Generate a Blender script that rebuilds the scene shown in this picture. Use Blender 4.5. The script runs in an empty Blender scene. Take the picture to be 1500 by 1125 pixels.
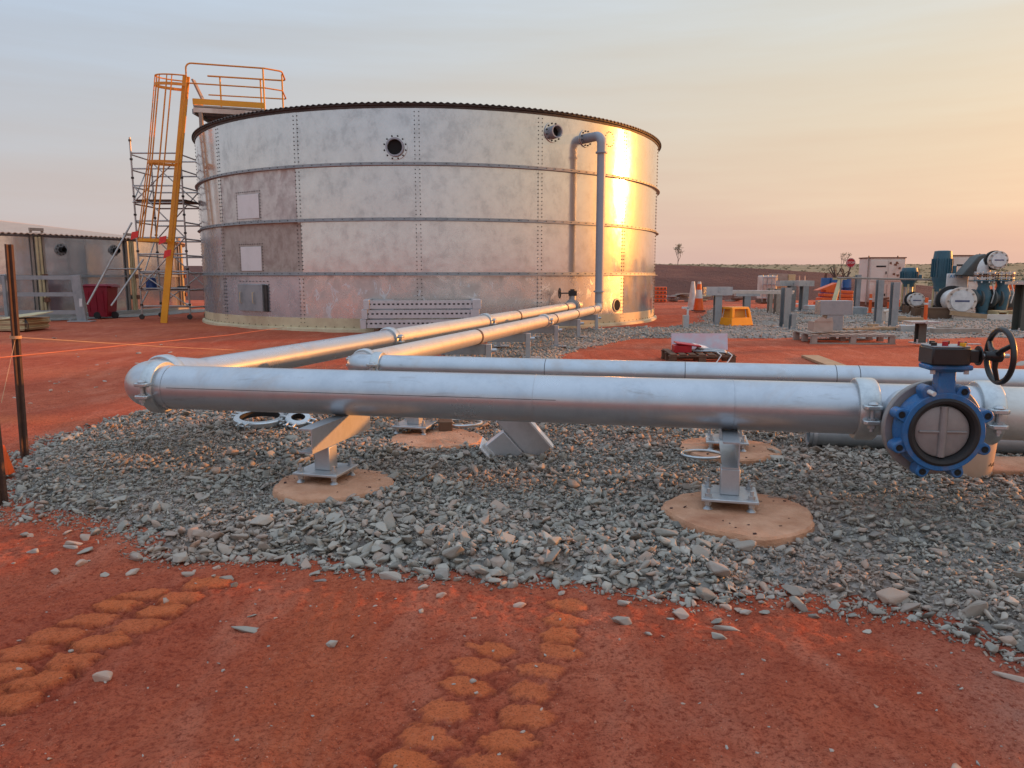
import bpy, math, random
import numpy as np
from mathutils import Vector, Matrix
R = math.radians
rnd = random.Random(7)
sc = bpy.context.scene
COL = sc.collection

# ---------------------------------------------------------------- camera
PITCH, FPX, EYE = R(8.32), 1091.0, 1.5
cam_data = bpy.data.cameras.new('camera'); cam = bpy.data.objects.new('camera', cam_data); COL.objects.link(cam)
cam.location = (0, 0, EYE); cam.rotation_euler = (R(90) - PITCH, 0, 0)
cam_data.sensor_width = 36; cam_data.lens = 36 * FPX / 1500
cam_data.clip_start = 0.05; cam_data.clip_end = 20000
sc.camera = cam
# ---------------------------------------------------------------- sky and sun
SUN_AZ, SUN_EL = R(73), R(7.0)
SUN_DIR = Vector((math.sin(SUN_AZ) * math.cos(SUN_EL), math.cos(SUN_AZ) * math.cos(SUN_EL), math.sin(SUN_EL)))
def lin(r, g, b):
    f = lambda c: (c / 255 / 12.92) if c / 255 <= .04045 else ((c / 255 + .055) / 1.055) ** 2.4
    return (f(r), f(g), f(b), 1)
world = bpy.data.worlds.new('World'); sc.world = world; world.use_nodes = True
nt = world.node_tree; nt.nodes.clear()
def N(t, **kw):
    n = nt.nodes.new(t)
    for k, v in kw.items(): setattr(n, k, v)
    return n
def Lk(a, b): nt.links.new(a, b)
def mathn(op, a, b=None, c=None):
    n = N('ShaderNodeMath', operation=op)
    for i, v in enumerate((a, b, c)):
        if v is None: continue
        if hasattr(v, 'links'): Lk(v, n.inputs[i])
        else: n.inputs[i].default_value = v
    return n.outputs[0]
def ramp(fac, stops, interp='B_SPLINE'):
    n = N('ShaderNodeValToRGB'); n.color_ramp.interpolation = interp
    e = n.color_ramp.elements
    while len(e) < len(stops): e.new(.5)
    for el, (p, c) in zip(e, stops): el.position = p; el.color = c
    Lk(fac, n.inputs[0]); return n.outputs[0]
def mixc(f, a, b, mode='MIX'):
    n = N('ShaderNodeMix', data_type='RGBA', blend_type=mode)
    for i, v in ((0, f), (6, a), (7, b)):
        if hasattr(v, 'links'): Lk(v, n.inputs[i])
        else: n.inputs[i].default_value = v
    return n.outputs[2]
tc = N('ShaderNodeTexCoord'); sep = N('ShaderNodeSeparateXYZ'); Lk(tc.outputs['Generated'], sep.inputs[0])
zc = mathn('MAXIMUM', sep.outputs[2], 0.0)
elev = mathn('DIVIDE', mathn('ARCSINE', mathn('MINIMUM', zc, 1.0)), math.pi / 2)      # 0 horizon, 1 zenith
hl = mathn('SQRT', mathn('MAXIMUM', mathn('ADD', mathn('MULTIPLY', sep.outputs[0], sep.outputs[0]), mathn('MULTIPLY', sep.outputs[1], sep.outputs[1])), 1e-5))
saz = mathn('DIVIDE', mathn('ADD', mathn('MULTIPLY', sep.outputs[0], math.sin(SUN_AZ)), mathn('MULTIPLY', sep.outputs[1], math.cos(SUN_AZ))), hl)
# drifting thin smoke / cirrus streaks
mp = N('ShaderNodeMapping'); mp.inputs['Scale'].default_value = (1.3, 1.3, 15); mp.inputs['Rotation'].default_value = (R(3), R(-4), 0); Lk(tc.outputs['Generated'], mp.inputs[0])
cl = N('ShaderNodeTexNoise'); cl.inputs['Scale'].default_value = 2.2; cl.inputs['Detail'].default_value = 5; cl.inputs['Roughness'].default_value = .5; Lk(mp.outputs[0], cl.inputs[0])
wob = mathn('MULTIPLY', mathn('SUBTRACT', cl.outputs[0], .5), .085)
el2 = mathn('MAXIMUM', mathn('ADD', elev, wob), 0.0)
cool = ramp(el2, [(0, lin(158, 146, 143)), (.045, lin(152, 145, 147)), (.11, lin(145, 147, 154)), (.21, lin(137, 152, 171)), (.45, lin(166, 183, 204)), (1, lin(180, 199, 222))])  # overhead stops of both ramps raised as added fill light on the ground
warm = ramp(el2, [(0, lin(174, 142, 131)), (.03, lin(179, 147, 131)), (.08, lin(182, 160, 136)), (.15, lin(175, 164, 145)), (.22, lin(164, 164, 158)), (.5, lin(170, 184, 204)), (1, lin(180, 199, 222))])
sf = N('ShaderNodeMapRange', interpolation_type='SMOOTHSTEP'); sf.inputs[1].default_value = -.5; sf.inputs[2].default_value = 1.05; Lk(saz, sf.inputs[0])
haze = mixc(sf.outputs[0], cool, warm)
# the glow round the low sun, outside the frame to the right
vd = N('ShaderNodeVectorMath', operation='DOT_PRODUCT'); Lk(tc.outputs['Generated'], vd.inputs[0]); vd.inputs[1].default_value = SUN_DIR
glow = mathn('POWER', mathn('MAXIMUM', vd.outputs['Value'], 0.0), 14.0)
haze = mixc(glow, haze, (1.05, .42, .10, 1))
sky = N('ShaderNodeTexSky', sky_type='NISHITA'); sky.sun_disc = False; sky.sun_elevation = SUN_EL; sky.sun_rotation = SUN_AZ
sky.dust_density = 4; sky.air_density = 1.5; sky.altitude = 300
nish = mixc(1.0, sky.outputs[0], (.1, .1, .1, 1), 'MULTIPLY')
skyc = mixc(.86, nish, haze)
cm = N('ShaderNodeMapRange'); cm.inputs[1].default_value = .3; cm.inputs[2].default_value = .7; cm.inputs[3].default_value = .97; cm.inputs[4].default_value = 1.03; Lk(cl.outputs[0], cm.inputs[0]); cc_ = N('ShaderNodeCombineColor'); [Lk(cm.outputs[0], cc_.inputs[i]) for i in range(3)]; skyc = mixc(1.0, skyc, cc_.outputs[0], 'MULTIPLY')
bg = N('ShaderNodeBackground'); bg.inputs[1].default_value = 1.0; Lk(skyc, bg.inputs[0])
wo = N('ShaderNodeOutputWorld'); Lk(bg.outputs[0], wo.inputs[0])
sun_d = bpy.data.lights.new('sun', 'SUN'); sun_d.energy = 2.0; sun_d.angle = R(1.2); sun_d.color = (1, .36, .075)
sun = bpy.data.objects.new('sun', sun_d); COL.objects.link(sun); sun.rotation_euler = (-SUN_DIR).to_track_quat('-Z', 'Y').to_euler()
vs = sc.view_settings; vs.view_transform = 'Standard'; vs.look = 'None'; vs.exposure = 0.98; vs.gamma = 1
sc.cycles.max_bounces = 6; sc.cycles.diffuse_bounces = 3; sc.cycles.glossy_bounces = 3; sc.cycles.caustics_reflective = False; sc.cycles.caustics_refractive = False

# ---------------------------------------------------------------- pixels to places
cT, sT = math.cos(PITCH), math.sin(PITCH)
def ray(px, py):
    u, v = (px - 750) / FPX, (562.5 - py) / FPX
    return Vector((u, cT + v * sT, -sT + v * cT))
def G(px, py, z=0.0):
    d = ray(px, py); return Vector((0, 0, EYE)) + d * ((z - EYE) / d.z)
def W(px, py, Y):
    d = ray(px, py); return Vector((0, 0, EYE)) + d * (Y / d.y)

# ---------------------------------------------------------------- mesh helpers
class MB:
    def __init__(s, M=None): s.v = []; s.f = []; s.M = M or Matrix()
    def add(s, vs, fs):
        b = len(s.v); s.v += [s.M @ Vector(p) for p in vs]; s.f += [tuple(i + b for i in f) for f in fs]; return s
    def box(s, c, size, rot=None):
        x, y, z = [a / 2 for a in size]; m = rot or Matrix.Identity(3); c = Vector(c)
        P = [c + m @ Vector((i * x, j * y, k * z)) for k in (-1, 1) for j in (-1, 1) for i in (-1, 1)]
        return s.add(P, [(0, 2, 3, 1), (4, 5, 7, 6), (0, 1, 5, 4), (2, 6, 7, 3), (0, 4, 6, 2), (1, 3, 7, 5)])
    def taper(s, c, s0, s1, h, sh=(0, 0)):
        c = Vector(c); P = [c + Vector((i * a / 2 + (sh[0] if k else 0), j * b / 2 + (sh[1] if k else 0), k * h)) for k, (a, b) in ((0, s0), (1, s1)) for j in (-1, 1) for i in (-1, 1)]
        return s.add(P, [(0, 2, 3, 1), (4, 5, 7, 6), (0, 1, 5, 4), (2, 6, 7, 3), (0, 4, 6, 2), (1, 3, 7, 5)])
    def beam(s, p, q, w, h, up=(0, 0, 1)):
        p, q = Vector(p), Vector(q); d = (q - p); L = d.length; d.normalize(); x = d.cross(Vector(up))
        if x.length < 1e-4: x = d.cross(Vector((1, 0, 0)))
        x.normalize(); u = x.cross(d); m = Matrix((x, d, u)).transposed()
        return s.box((p + q) / 2, (w, L, h), m)
    def tube(s, pts, r, n=12, closed=False, cap=True):
        pts = [Vector(p) for p in pts]; k = len(pts); rr = r if isinstance(r, (list, tuple)) else [r] * k
        T = []
        for i in range(k):
            a = pts[(i - 1) % k] if (closed or i > 0) else pts[i]; b = pts[(i + 1) % k] if (closed or i < k - 1) else pts[i]
            T.append((b - a).normalized())
        u = T[0].orthogonal().normalized(); V = []
        for i in range(k):
            u = (u - T[i] * u.dot(T[i])); u = u.normalized() if u.length > 1e-5 else T[i].orthogonal().normalized(); w = T[i].cross(u)
            V += [pts[i] + (u * math.cos(2 * math.pi * j / n) + w * math.sin(2 * math.pi * j / n)) * rr[i] for j in range(n)]
        Fc = []
        for i in range(k if closed else k - 1):
            o, o2 = i * n, ((i + 1) % k) * n
            off = 0
            if closed and i == k - 1:
                off = min(range(n), key=lambda q: (V[o] - V[o2 + q]).length)
            Fc += [(o + j, o + (j + 1) % n, o2 + (j + 1 + off) % n, o2 + (j + off) % n) for j in range(n)]
        if cap and not closed: Fc += [tuple(range(n - 1, -1, -1)), tuple(range((k - 1) * n, k * n))]
        return s.add(V, Fc)
    def lathe(s, o, ax, prof, n=24, close=True):
        o, ax = Vector(o), Vector(ax).normalized(); u = ax.orthogonal().normalized(); w = ax.cross(u); k = len(prof)
        V = [o + ax * h + (u * math.cos(2 * math.pi * j / n) + w * math.sin(2 * math.pi * j / n)) * max(r, 1e-4) for r, h in prof for j in range(n)]
        Fc = []
        for i in range(k if close else k - 1):
            a, b = i * n, ((i + 1) % k) * n
            Fc += [(a + j, a + (j + 1) % n, b + (j + 1) % n, b + j) for j in range(n)]
        return s.add(V, Fc)
    def cyl(s, p, q, r, n=12): return s.tube([p, q], r, n)
    def prism(s, poly, o, x, y, t):
        """polygon in the x/y frame at o, thickness t along x cross y"""
        o, x, y = Vector(o), Vector(x).normalized(), Vector(y).normalized(); z = x.cross(y); n = len(poly)
        V = [o + x * a + y * b for a, b in poly] + [o + x * a + y * b + z * t for a, b in poly]
        return s.add(V, [tuple(range(n - 1, -1, -1)), tuple(range(n, 2 * n))] + [(i, (i + 1) % n, (i + 1) % n + n, i + n) for i in range(n)])
    def build(s, name, mat, parent=None, bevel=0, smooth=True, label=None, kind=None):
        off = root_loc(parent)
        me = bpy.data.meshes.new(name); me.from_pydata([tuple(p - off) for p in s.v], [], s.f); me.update()
        if smooth:
            me.polygons.foreach_set('use_smooth', [True] * len(me.polygons)); me.set_sharp_from_angle(angle=R(38))
        me.materials.append(M[mat] if isinstance(mat, str) else mat)
        o = bpy.data.objects.new(name, me); COL.objects.link(o); o.parent = parent
        if bevel:
            b = o.modifiers.new('bevel', 'BEVEL'); b.width = bevel; b.segments = 2; b.limit_method = 'ANGLE'; b.angle_limit = R(40)
        if label: o['label'] = label
        if kind: o['kind'] = kind
        return o
def root_loc(p):
    v = Vector((0, 0, 0))
    while p is not None: v = v + p.location; p = p.parent
    return v
def thing(name, label, cat, loc, group=None):
    o = bpy.data.objects.new(name, None); COL.objects.link(o); o.empty_display_size = .1
    o.location = loc; o['label'] = label; o['category'] = cat
    if group: o['group'] = group
    return o
def tag(o, label, cat, group=None):
    o['label'] = label; o['category'] = cat
    if group: o['group'] = group
    # put the origin of a lone mesh at its base
    me = o.data; n = len(me.vertices); a = np.empty(n * 3, 'f'); me.vertices.foreach_get('co', a); a = a.reshape(-1, 3)
    c = np.array([(a[:, 0].min() + a[:, 0].max()) / 2, (a[:, 1].min() + a[:, 1].max()) / 2, a[:, 2].min()]); a -= c
    me.vertices.foreach_set('co', a.ravel()); me.update(); o.location = o.location + Vector(c.tolist()); return o
def np_mesh(name, V, Fc, mat, parent=None, kind=None, smooth=False, attr=None):
    me = bpy.data.meshes.new(name); V = np.asarray(V, 'f'); Fc = np.asarray(Fc, 'i'); k = Fc.shape[1]
    me.vertices.add(len(V)); me.vertices.foreach_set('co', V.ravel())
    me.loops.add(Fc.size); me.loops.foreach_set('vertex_index', Fc.ravel())
    me.polygons.add(len(Fc)); me.polygons.foreach_set('loop_start', np.arange(len(Fc), dtype='i') * k)
    me.update(calc_edges=True)
    if smooth: me.polygons.foreach_set('use_smooth', np.ones(len(Fc), bool))
    for nm, arr in (attr or {}).items():
        at = me.attributes.new(nm, 'FLOAT', 'POINT'); at.data.foreach_set('value', np.asarray(arr, 'f'))
    me.materials.append(M[mat]); o = bpy.data.objects.new(name, me); COL.objects.link(o); o.parent = parent
    if kind: o['kind'] = kind
    return o
def fillet(pts, r, n=8):
    pts = [Vector(p) for p in pts]; out = [pts[0]]
    for a, b, c in zip(pts, pts[1:], pts[2:]):
        d1, d2 = (a - b).normalized(), (c - b).normalized(); ang = d1.angle(d2); t = r / math.tan(ang / 2)
        p, q = b + d1 * t, b + d2 * t; cen = b + (d1 + d2).normalized() * (r / math.sin(ang / 2)); e1, e2 = p - cen, q - cen; th = e1.angle(e2)
        for i in range(n + 1):
            f = i / n; out.append(cen + (e1 * math.sin((1 - f) * th) + e2 * math.sin(f * th)) / math.sin(th))
    return out + [pts[-1]]
def frame(o, x, y):
    x, y = Vector(x).normalized(), Vector(y); y = (y - x * y.dot(x)).normalized(); z = x.cross(y)
    return Matrix.Translation(o) @ Matrix((x, y, z)).transposed().to_4x4()
def text_part(name, body, size, mat, parent, Mx, depth=.003):
    cu = bpy.data.curves.new(name, 'FONT'); cu.body = body; cu.size = size; cu.align_x = 'CENTER'; cu.align_y = 'CENTER'; cu.extrude = depth
    tmp = bpy.data.objects.new(name, cu); COL.objects.link(tmp)
    me = bpy.data.meshes.new_from_object(tmp.evaluated_get(bpy.context.evaluated_depsgraph_get())); bpy.data.objects.remove(tmp)
    me.transform(Matrix.Translation(-root_loc(parent)) @ Mx); me.materials.clear(); me.materials.append(M[mat]); me.name = name
    o = bpy.data.objects.new(name, me); COL.objects.link(o); o.parent = parent; return o

# ---------------------------------------------------------------- materials
M = {}
def newmat(name):
    global nt
    m = bpy.data.materials.new(name); m.use_nodes = True; nt = m.node_tree; nt.nodes.clear(); M[name] = m
    out = N('ShaderNodeOutputMaterial'); b = N('ShaderNodeBsdfPrincipled'); Lk(b.outputs[0], out.inputs[0]); return m, b
def noise(scale, detail=4, rough=.55, coord='Object', sc3=None, dist=0):
    t = N('ShaderNodeTexCoord'); src = t.outputs[coord] if coord != 'Position' else N('ShaderNodeNewGeometry').outputs['Position']
    if sc3:
        mpn = N('ShaderNodeMapping'); mpn.inputs['Scale'].default_value = sc3; Lk(src, mpn.inputs[0]); src = mpn.outputs[0]
    n = N('ShaderNodeTexNoise'); n.inputs['Scale'].default_value = scale; n.inputs['Detail'].default_value = detail; n.inputs['Roughness'].default_value = rough; n.inputs['Distortion'].default_value = dist
    Lk(src, n.inputs[0]); return n.outputs[0]
def bump(b, h, strength, dist):
    n = N('ShaderNodeBump'); n.inputs['Strength'].default_value = strength; n.inputs['Distance'].default_value = dist; Lk(h, n.inputs['Height']); Lk(n.outputs[0], b.inputs['Normal'])
def c4(c): return (*c, 1) if len(c) == 3 else c
def plain(name, c0, c1=None, rough=.6, metal=0, scale=6, dirt=None, dirt_amt=.5, bmp=0, bscale=60, coord='Position'):
    m, b = newmat(name); c1 = c1 or tuple(x * .75 for x in c0)
    col = ramp(noise(scale, coord=coord), [(.3, c4(c0)), (.7, c4(c1))], 'LINEAR')
    if dirt:
        dm = ramp(noise(scale * .45, 6, .65, coord), [(.5, (0, 0, 0, 1)), (.72, (dirt_amt,) * 3 + (1,))], 'LINEAR'); col = mixc(dm, col, c4(dirt))
    Lk(col, b.inputs['Base Color']); b.inputs['Metallic'].default_value = metal
    rr = N('ShaderNodeMapRange'); rr.inputs[3].default_value = rough - .1; rr.inputs[4].default_value = min(1, rough + .12); Lk(noise(scale * 2.3, coord=coord), rr.inputs[0]); Lk(rr.outputs[0], b.inputs['Roughness'])
    if bmp: bump(b, noise(bscale, 3, .6, coord), bmp, .01)
    return m
def galv(name, c0, c1, rough, scale=1.2, stain=None, stain_amt=0, stain_lo=.45, white=0, metal=.9, spangle=.06, coat=0):
    """hot dip galvanised sheet: mottled oxide clouds, fine spangle, optional stains"""
    m, b = newmat(name)
    a = noise(scale, 10, .74, 'Position', sc3=(1, 1, .8), dist=.15); col = ramp(a, [(.38, c4(c0)), (.5, c4(tuple((x + 2 * y) / 3 for x, y in zip(c0, c1)))), (.66, c4(c1))], 'LINEAR')
    g = N('ShaderNodeNewGeometry'); v = N('ShaderNodeTexVoronoi'); v.inputs['Scale'].default_value = 55; Lk(g.outputs['Position'], v.inputs[0])
    vb = N('ShaderNodeSeparateColor'); Lk(v.outputs['Color'], vb.inputs[0])
    col = mixc(mathn('MULTIPLY', vb.outputs[0], spangle), col, (.25, .27, .3, 1))
    fine = noise(38, 6, .75, 'Position'); col = mixc(mathn('MULTIPLY', fine, .16), col, (.3, .29, .28, 1), 'MIX')
    rr = N('ShaderNodeMapRange'); rr.inputs[1].default_value = .3; rr.inputs[2].default_value = .7; rr.inputs[3].default_value = rough + .07; rr.inputs[4].default_value = rough - .03; Lk(a, rr.inputs[0]); rough_s = rr.outputs[0]
    met = metal
    if stain:
        sm = ramp(noise(1.9, 9, .7, 'Position', sc3=(1, 1, .8), dist=.8), [(stain_lo, (0, 0, 0, 1)), (stain_lo + .16, (stain_amt,) * 3 + (1,))], 'LINEAR')
        col = mixc(sm, col, c4(stain)); rough_s = mathn('ADD', rough_s, mathn('MULTIPLY', sm, .18)); met = mathn('SUBTRACT', metal, mathn('MULTIPLY', sm, .5))
    if white:
        wm = ramp(noise(2.6, 6, .6, 'Position', sc3=(1, 1, .6), dist=1.6), [(.6, (0, 0, 0, 1)), (.62, (white,) * 3 + (1,)), (.66, (white,) * 3 + (1,)), (.675, (0, 0, 0, 1))], 'LINEAR')
        col = mixc(wm, col, (.72, .74, .76, 1)); rough_s = mathn('ADD', rough_s, mathn('MULTIPLY', wm, .2))
    if name.startswith('galv_pipe'):
        sm2 = ramp(noise(9, 6, .7, 'Position', sc3=(.18, .6, 1.6), dist=.6), [(.6, (0, 0, 0, 1)), (.72, (.5,) * 3 + (1,))], 'LINEAR'); col = mixc(sm2, col, (.27, .25, .235, 1)); rough_s = mathn('ADD', rough_s, mathn('MULTIPLY', sm2, .25))
    Lk(col, b.inputs['Base Color']); Lk(rough_s, b.inputs['Roughness'])
    if hasattr(met, 'links'): Lk(met, b.inputs['Metallic'])
    else: b.inputs['Metallic'].default_value = met
    if coat: b.inputs['Coat Weight'].default_value = coat; b.inputs['Coat Roughness'].default_value = .13
    bump(b, noise(2.2, 2, .5, 'Position'), .05, .05)
    return m
galv('galv_sheet', (.6, .605, .605), (.76, .76, .755), .12, 3.4, metal=.78)
galv('galv_mottled', (.53, .54, .545), (.73, .73, .73), .13, 2.2, metal=.78)
galv('galv_grey_brown', (.46, .445, .42), (.68, .67, .64), .35, 3.2, stain=(.36, .3, .27), stain_amt=.6, metal=.6)
galv('galv_brown', (.36, .30, .25), (.52, .46, .40), .6, 3.4, stain=(.26, .18, .145), stain_amt=.55, stain_lo=.5, metal=.5)
galv('galv_stained', (.64, .60, .58), (.78, .76, .74), .22, 2.2, metal=.75, stain=(.44, .39, .35), stain_amt=.6, stain_lo=.45, white=.8)
galv('galv_blue', (.46, .50, .55), (.6, .64, .7), .24, 2.2, white=.55, metal=.75)
galv('galv_bright', (.74, .73, .71), (.8, .79, .78), .48, 3, metal=.4)
galv('galv_pipe', (.46, .495, .535), (.55, .58, .615), .28, 2.5, metal=.75, stain=(.42, .34, .28), stain_amt=.4, stain_lo=.54, spangle=.04)
galv('galv_pipe_dull', (.56, .54, .49), (.68, .66, .61), .44, 3, metal=.6, stain=(.45, .33, .24), stain_amt=.5, stain_lo=.55)
galv('galv_steel', (.42, .44, .455), (.54, .56, .57), .42, 5, metal=.7, stain=(.4, .34, .29), stain_amt=.2, stain_lo=.58)
galv('galv_coupling', (.5, .53, .54), (.62, .65, .65), .38, 9, spangle=.1)
galv('galv_dull', (.27, .295, .305), (.37, .39, .40), .5, 3, metal=.55)
plain('tape_band', (.10, .065, .05), rough=.6)
plain('dark_bolt', (.07, .065, .06), rough=.5, metal=.6)
plain('seam_reflection_dark', (.10, .095, .1), rough=.5, metal=.5)
plain('roof_edge', (.10, .095, .09), (.06, .055, .05), rough=.55, metal=.4)
plain('roof_sheet', (.74, .5, .37), (.64, .42, .31), rough=.85, scale=2)
plain('cream_paint', (.68, .57, .36), (.58, .47, .29), rough=.6, scale=2.5, dirt=(.3, .16, .09), dirt_amt=.5)
plain('grey_pvc', (.33, .37, .41), (.29, .325, .365), rough=.4, scale=2, dirt=(.38, .3, .26), dirt_amt=.3)
plain('yellow_paint', (.86, .37, .015), (.74, .3, .012), rough=.42, scale=2, dirt=(.35, .16, .05), dirt_amt=.4)
plain('orange_paint', (.78, .32, .04), (.66, .25, .03), rough=.5)
plain('orange_plastic', (.85, .13, .02), (.72, .09, .012), rough=.45, scale=8)
plain('orange_step', (.9, .33, .012), (.8, .26, .01), rough=.4, scale=4)
plain('red_plastic', (.29, .008, .028), (.22, .006, .02), rough=.4, scale=3)
plain('black_rubber', (.018, .016, .016), rough=.62, scale=20)
plain('black_paint', (.011, .0105, .011), (.018, .016, .016), rough=.36, scale=14)
plain('inside_dark', (.012, .012, .012), rough=.9)
plain('valve_blue', (.012, .105, .285), (.018, .14, .34), rough=.42, scale=18, dirt=(.2, .15, .14), dirt_amt=.5, bmp=.35, bscale=190)
plain('disc_grey', (.31, .285, .27), (.25, .23, .22), rough=.46, metal=.35, scale=16, bmp=.1, bscale=300)
plain('motor_blue', (.045, .13, .17), (.035, .10, .14), rough=.45, scale=6)
plain('drum_blue', (.02, .09, .26), rough=.45)
plain('pail_blue', (.01, .05, .22), rough=.4)
plain('white_paint', (.74, .64, .55), (.66, .55, .46), rough=.6, scale=1.5, dirt=(.40, .2, .13), dirt_amt=.75)
plain('white_clean', (.76, .73, .7), rough=.5)
plain('rust', (.24, .10, .055), (.15, .06, .035), rough=.85, scale=9)
plain('stake_brown', (.10, .05, .032), (.06, .03, .02), rough=.8, scale=14, bmp=.4, bscale=50)
plain('timber', (.48, .31, .18), (.36, .22, .12), rough=.8, scale=5)
plain('timber_grey', (.40, .32, .26), (.30, .235, .19), rough=.85, scale=5)
plain('timber_dark', (.17, .095, .055), (.11, .06, .035), rough=.85, scale=5)
plain('ply_cream', (.62, .50, .28), (.5, .4, .22), rough=.75, scale=3, dirt=(.3, .15, .08))
plain('cardboard', (.50, .40, .32), (.42, .33, .26), rough=.85)
plain('concrete_red', (.64, .345, .21), (.50, .24, .13), rough=.9, scale=7, dirt=(.36, .14, .07), dirt_amt=.8, bmp=.8, bscale=55)
plain('pail_dusty', (.66, .49, .37), (.6, .41, .29), rough=.7, scale=5, dirt=(.5, .25, .13), dirt_amt=.6)
plain('concrete_grey', (.42, .40, .37), (.34, .32, .29), rough=.9, scale=2)
plain('pad_brown', (.085, .04, .03), (.06, .03, .025), rough=.9)
plain('dark_green', (.10, .10, .08), (.08, .075, .06), rough=.7)
plain('scaffold_tube', (.40, .37, .34), (.52, .49, .46), rough=.5, metal=.55, scale=4, dirt=(.3, .2, .15))
plain('string_yellow', (.62, .36, .2), rough=.8)
plain('string_orange', (.68, .2, .09), rough=.8)
plain('red_tape', (.8, .03, .02), rough=.5)
plain('sign_red', (.5, .012, .02), rough=.4)
plain('sign_blue', (.03, .25, .52), rough=.5)
plain('ink', (.1, .11, .2), rough=.6)
plain('ink_black', (.05, .035, .03), rough=.7)
plain('bolt_red', (.5, .02, .03), rough=.4)
plain('bolt_yellow', (.8, .42, .02), rough=.4)
plain('bark', (.24, .2, .17), (.15, .12, .10), rough=.9)
plain('leaf_dry', (.13, .12, .06), (.09, .08, .045), rough=.8)
plain('leaf_spinifex', (.25, .21, .115), (.18, .15, .09), rough=.9, scale=.05)
galv('galv_light', (.55, .56, .58), (.66, .67, .69), .45, 5, metal=.55)
plain('tarp_dark', (.09, .095, .09), rough=.6)
plain('poster', (.55, .6, .66), (.7, .4, .42), rough=.6, scale=5)

for k_ in ('roof_sheet', 'roof_edge'): M[k_].node_tree.nodes['Principled BSDF'].inputs['Specular IOR Level'].default_value = .15
# soil: dark loose red dirt, lighter packed dirt where the attribute says the surface was pressed
m, b = newmat('soil')
n1 = noise(.55, 6, .6, 'Position'); n2 = noise(7, 7, .66, 'Position'); n3 = noise(48, 6, .72, 'Position'); n4 = noise(130, 4, .7, 'Position')
col = ramp(n1, [(.3, (.48, .094, .046, 1)), (.5, (.6, .142, .07, 1)), (.7, (.68, .2, .105, 1))], 'LINEAR')
col = mixc(ramp(n2, [(.30, (.6,) * 3 + (1,)), (.56, (0, 0, 0, 1))], 'LINEAR'), col, (.36, .062, .03, 1))
n5 = noise(1.5, 5, .6, 'Position', sc3=(2.6, .7, 1), dist=.5); col = mixc(ramp(n5, [(.5, (0, 0, 0, 1)), (.68, (.55,) * 3 + (1,))], 'LINEAR'), col, (.72, .25, .15, 1))
at = N('ShaderNodeAttribute', attribute_name='packed'); col = mixc(mathn('MULTIPLY', at.outputs['Fac'], .8), col, mixc(n2, (.78, .18, .055, 1), (.88, .25, .085, 1)))
dg = N('ShaderNodeAttribute', attribute_name='dusty'); col = mixc(mathn('MULTIPLY', dg.outputs['Fac'], n2), col, (.42, .30, .24, 1))
gk = mathn('SUBTRACT', 1.0, mathn('MULTIPLY', at.outputs['Fac'], .7)); col = mixc(mathn('MULTIPLY', gk, ramp(n3, [(.36, (.85,) * 3 + (1,)), (.5, (0, 0, 0, 1))], 'LINEAR')), col, (.26, .042, .022, 1))  # dark grain painted in for the shade between soil crumbs
col = mixc(ramp(n3, [(.56, (0, 0, 0, 1)), (.74, (.5,) * 3 + (1,))], 'LINEAR'), col, (.68, .27, .16, 1))
col = mixc(ramp(n4, [(.36, (.6,) * 3 + (1,)), (.47, (0, 0, 0, 1))], 'LINEAR'), col, (.24, .04, .021, 1))  # finer dark grain, also shade put into the colour
cr = N('ShaderNodeAttribute', attribute_name='crevice_shade'); col = mixc(mathn('MULTIPLY', cr.outputs['Fac'], .6), col, (.22, .035, .018, 1))  # dark rim round each pad: crevice shade put into the colour
Lk(col, b.inputs['Base Color']); b.inputs['Roughness'].default_value = .95; b.inputs['Specular IOR Level'].default_value = .15
hs = mathn('ADD', mathn('ADD', mathn('MULTIPLY', n2, .7), mathn('MULTIPLY', n3, .5)), mathn('MULTIPLY', n4, .2)); bump(b, hs, 1.0, .045)
m, b = newmat('crumb'); g = N('ShaderNodeNewGeometry')
Lk(ramp(g.outputs['Random Per Island'], [(0, (.3, .06, .028, 1)), (.45, (.5, .12, .055, 1)), (.8, (.6, .19, .095, 1)), (.96, (.6, .3, .2, 1)), (1, (.5, .4, .33, 1))], 'LINEAR'), b.inputs['Base Color']); b.inputs['Roughness'].default_value = .95
# crushed rock, one tone for each stone
def stone_mat(name, ramp_stops, dusty):
    m, b = newmat(name); g = N('ShaderNodeNewGeometry'); oi = N('ShaderNodeObjectInfo')
    f = mathn('FRACT', mathn('ADD', g.outputs['Random Per Island'], oi.outputs['Random']))
    col = mixc(1.0, ramp(f, ramp_stops, 'LINEAR'), (1.04, 1.02, .975, 1), 'MULTIPLY'); nn = noise(26, 6, .7, 'Position')
    col = mixc(ramp(nn, [(.42, (0, 0, 0, 1)), (.75, (.4,) * 3 + (1,))], 'LINEAR'), col, (.38, .355, .32, 1))
    big = noise(.9, 4, .6, 'Position'); col = mixc(ramp(big, [(.5, (0, 0, 0, 1)), (.68, (dusty,) * 3 + (1,))], 'LINEAR'), col, (.43, .25, .175, 1))
    Lk(col, b.inputs['Base Color']); b.inputs['Roughness'].default_value = .82; b.inputs['Specular IOR Level'].default_value = .35
    bump(b, noise(70, 4, .7, 'Position'), .3, .01)
ST = [(0, (.15, .138, .12, 1)), (.2, (.37, .345, .30, 1)), (.42, (.25, .232, .20, 1)), (.6, (.46, .42, .365, 1)), (.76, (.3, .272, .235, 1)), (.86, (.36, .285, .24, 1)), (.94, (.44, .31, .24, 1)), (1, (.2, .19, .18, 1))]
stone_mat('stone', ST, .42)
stone_mat('stone_pale', [(0, (.44, .37, .31, 1)), (.5, (.36, .33, .3, 1)), (1, (.5, .33, .25, 1))], .3)
m, b = newmat('gravel_fine')
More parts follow.
